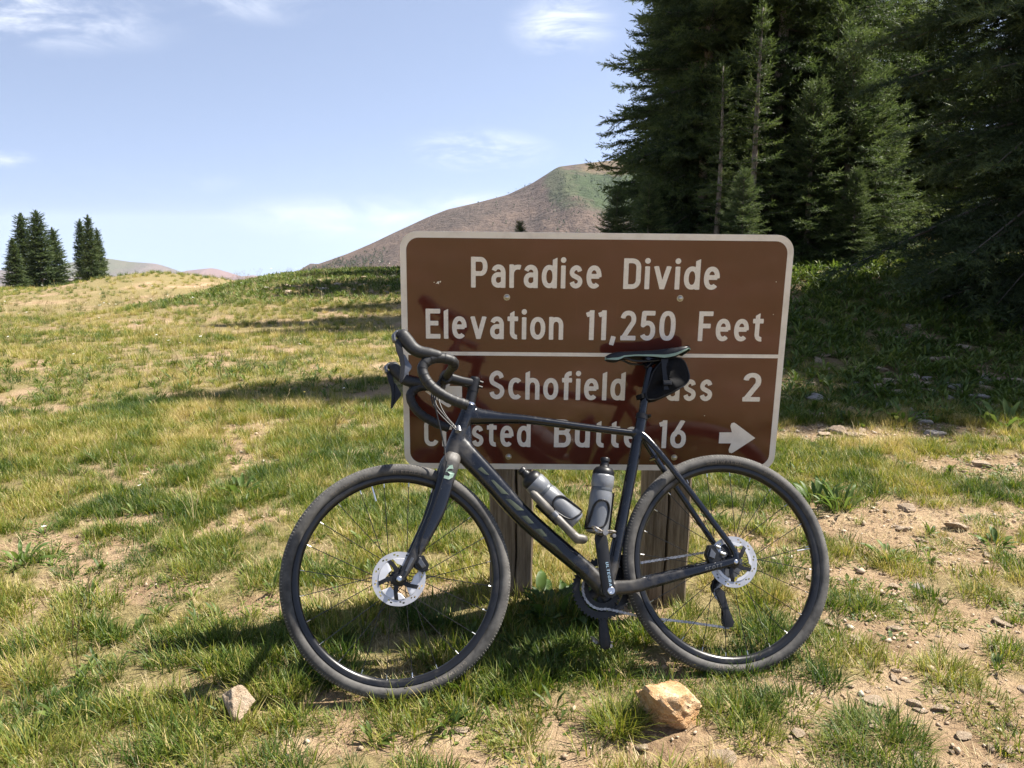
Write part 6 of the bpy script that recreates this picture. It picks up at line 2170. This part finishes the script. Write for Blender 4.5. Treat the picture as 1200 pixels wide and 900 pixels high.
    P = P + np.stack([X, Y, Z + s * .15], -1)[:, None, :]
    Fv = (octf[None] + (np.arange(n) * 8)[:, None, None]).reshape(-1, 3)
    gm, nt, b = new_mat('gravel_chips')
    at = nt.nodes.new('ShaderNodeAttribute'); at.attribute_name = 'tint'
    r = ramp(nt, [(0, (.20, .14, .09)), (.4, (.36, .26, .17)), (.7, (.48, .38, .27)), (1, (.60, .53, .45))])
    nt.links.new(at.outputs['Fac'], r.inputs[0]); nt.links.new(r.outputs[0], b.inputs['Base Color']); b.inputs['Roughness'].default_value = .9
    tag(link('gravel', np_mesh('gravel', P.reshape(-1, 3), Fv, gm, False, {'tint': ('FACE', np.repeat(np.clip(r2.normal(.5, .22, n), 0, 1), 12))})), kind='stuff')


build_stones()


# ------------------------------------------------------------------ scrub on the mountain flank
def build_hill_trees():
    """far conifers dotted over the mountain: small cones of ragged foliage, one joined mass"""
    r2 = np.random.default_rng(123)
    V = []; T = []
    zi = HZ.ravel(); xi = HX.ravel(); yi = HYw.ravel()
    from_front = (np.arange(HZ.shape[0])[:, None] < HZ.shape[0] * .55).repeat(HZ.shape[1], 1).ravel()
    def proj(x, y, z):
        c, s = math.cos(R(10)), math.sin(R(10))
        f_ = y * c - (z - CAM_H) * s; u = y * s + (z - CAM_H) * c
        return 600 + 970 * x / f_, 450 - 970 * u / f_
    PX, PY = proj(xi, yi, zi)
    pts = []
    def region(n, x0, x1, y0, y1, prob):
        k = np.where((PX > x0) & (PX < x1) & (PY > y0) & (PY < y1) & from_front)[0]
        if len(k) == 0: return
        for q in r2.choice(k, n):
            if r2.random() < prob(PX[q], PY[q]):
                pts.append((xi[q] + r2.normal(0, 3), yi[q] + r2.normal(0, 6), zi[q]))
    region(700, 345, 452, 286, 325, lambda x, y: 1.0 if y > 322 - (x - 345) * .30 else .0)
    region(110, 560, 700, 215, 275, lambda x, y: .4)
    region(260, 640, 745, 205, 275, lambda x, y: float(vnoise(np.array([x * .08]), np.array([y * .11]), 9)[0] > .45))
    for (x, y, z) in pts:
        h = r2.uniform(3.5, 7.5); w = h * r2.uniform(.28, .5)
        for k in range(16):
            t = r2.random() ** .8
            a = r2.uniform(0, 6.28); rr_ = w * (1 - t) * r2.uniform(.4, 1.15)
            c = np.array((x + rr_ * math.cos(a), y + rr_ * math.sin(a), z - .5 + h * t))
            d = r2.normal(size=(3, 3)) * h * .11
            V.append(c + d); T.append(r2.uniform(.1, .7))
    V = np.array(V)
    o = link('hillside_trees', np_mesh('hillside_trees', V.reshape(-1, 3), np.arange(len(V) * 3).reshape(-1, 3), NEEDLE, False, {'tint': ('FACE', np.array(T))}))
    tag(o, kind='stuff')


build_hill_trees()


# ------------------------------------------------------------------ mountain air
def build_haze():
    m = bpy.data.materials.new('mountain_air')
    m.use_nodes = True
    nt = m.node_tree
    nt.nodes.clear()
    out = nt.nodes.new('ShaderNodeOutputMaterial')
    v = nt.nodes.new('ShaderNodeVolumePrincipled')
    v.inputs['Color'].default_value = (.80, .87, 1.0, 1)
    v.inputs['Density'].default_value = HAZE
    v.inputs['Anisotropy'].default_value = 0.3
    nt.links.new(v.outputs[0], out.inputs['Volume'])
    o = link('haze', box(0, 0, -200, 19000, 19800, 900).mesh('haze', m, False))
    tag(o, kind='stuff')


HAZE = 0.00006
build_haze()


def build_more_tufts():
    for i, (px, py, sz, ti, lab) in enumerate(((1150, 700, 150, .50, 'olive tuft at the right edge between two gravel patches'), (1185, 765, 140, .45, 'tuft at the right edge below the wide flat tuft'),
            (1000, 760, 120, .48, 'small tuft on the dirt left of the brownish dry tuft'), (1190, 868, 150, .50, 'tuft in the lower right corner of the picture'), (1150, 612, 130, .36, 'green tuft on the upper gravel near the tilted slab'),
            (1105, 640, 110, .48, 'small tuft right of the bright green rosette'), (985, 880, 150, .46, 'yellowish tuft at the bottom edge left of the large dark tuft'), (880, 860, 170, .52, 'leafy tuft right of the big orange rock at the bottom'),
            (850, 825, 150, .40, 'green tuft close to the right side of the big orange rock'), (925, 830, 150, .42, 'low tuft below the rear tyre between rock and dark tuft'), (470, 868, 120, .55, 'straw tuft on the dirt at the bottom below the front tyre'),
            (400, 848, 110, .40, 'small green tuft on the dirt under the front tyre'), (600, 870, 130, .48, 'tuft at the bottom edge in the middle of the picture'))):
        plant_tuft(lab, px, py, 1.0, ti, 60 + i, sz, .03, .09, .09, .85)


build_more_tufts()
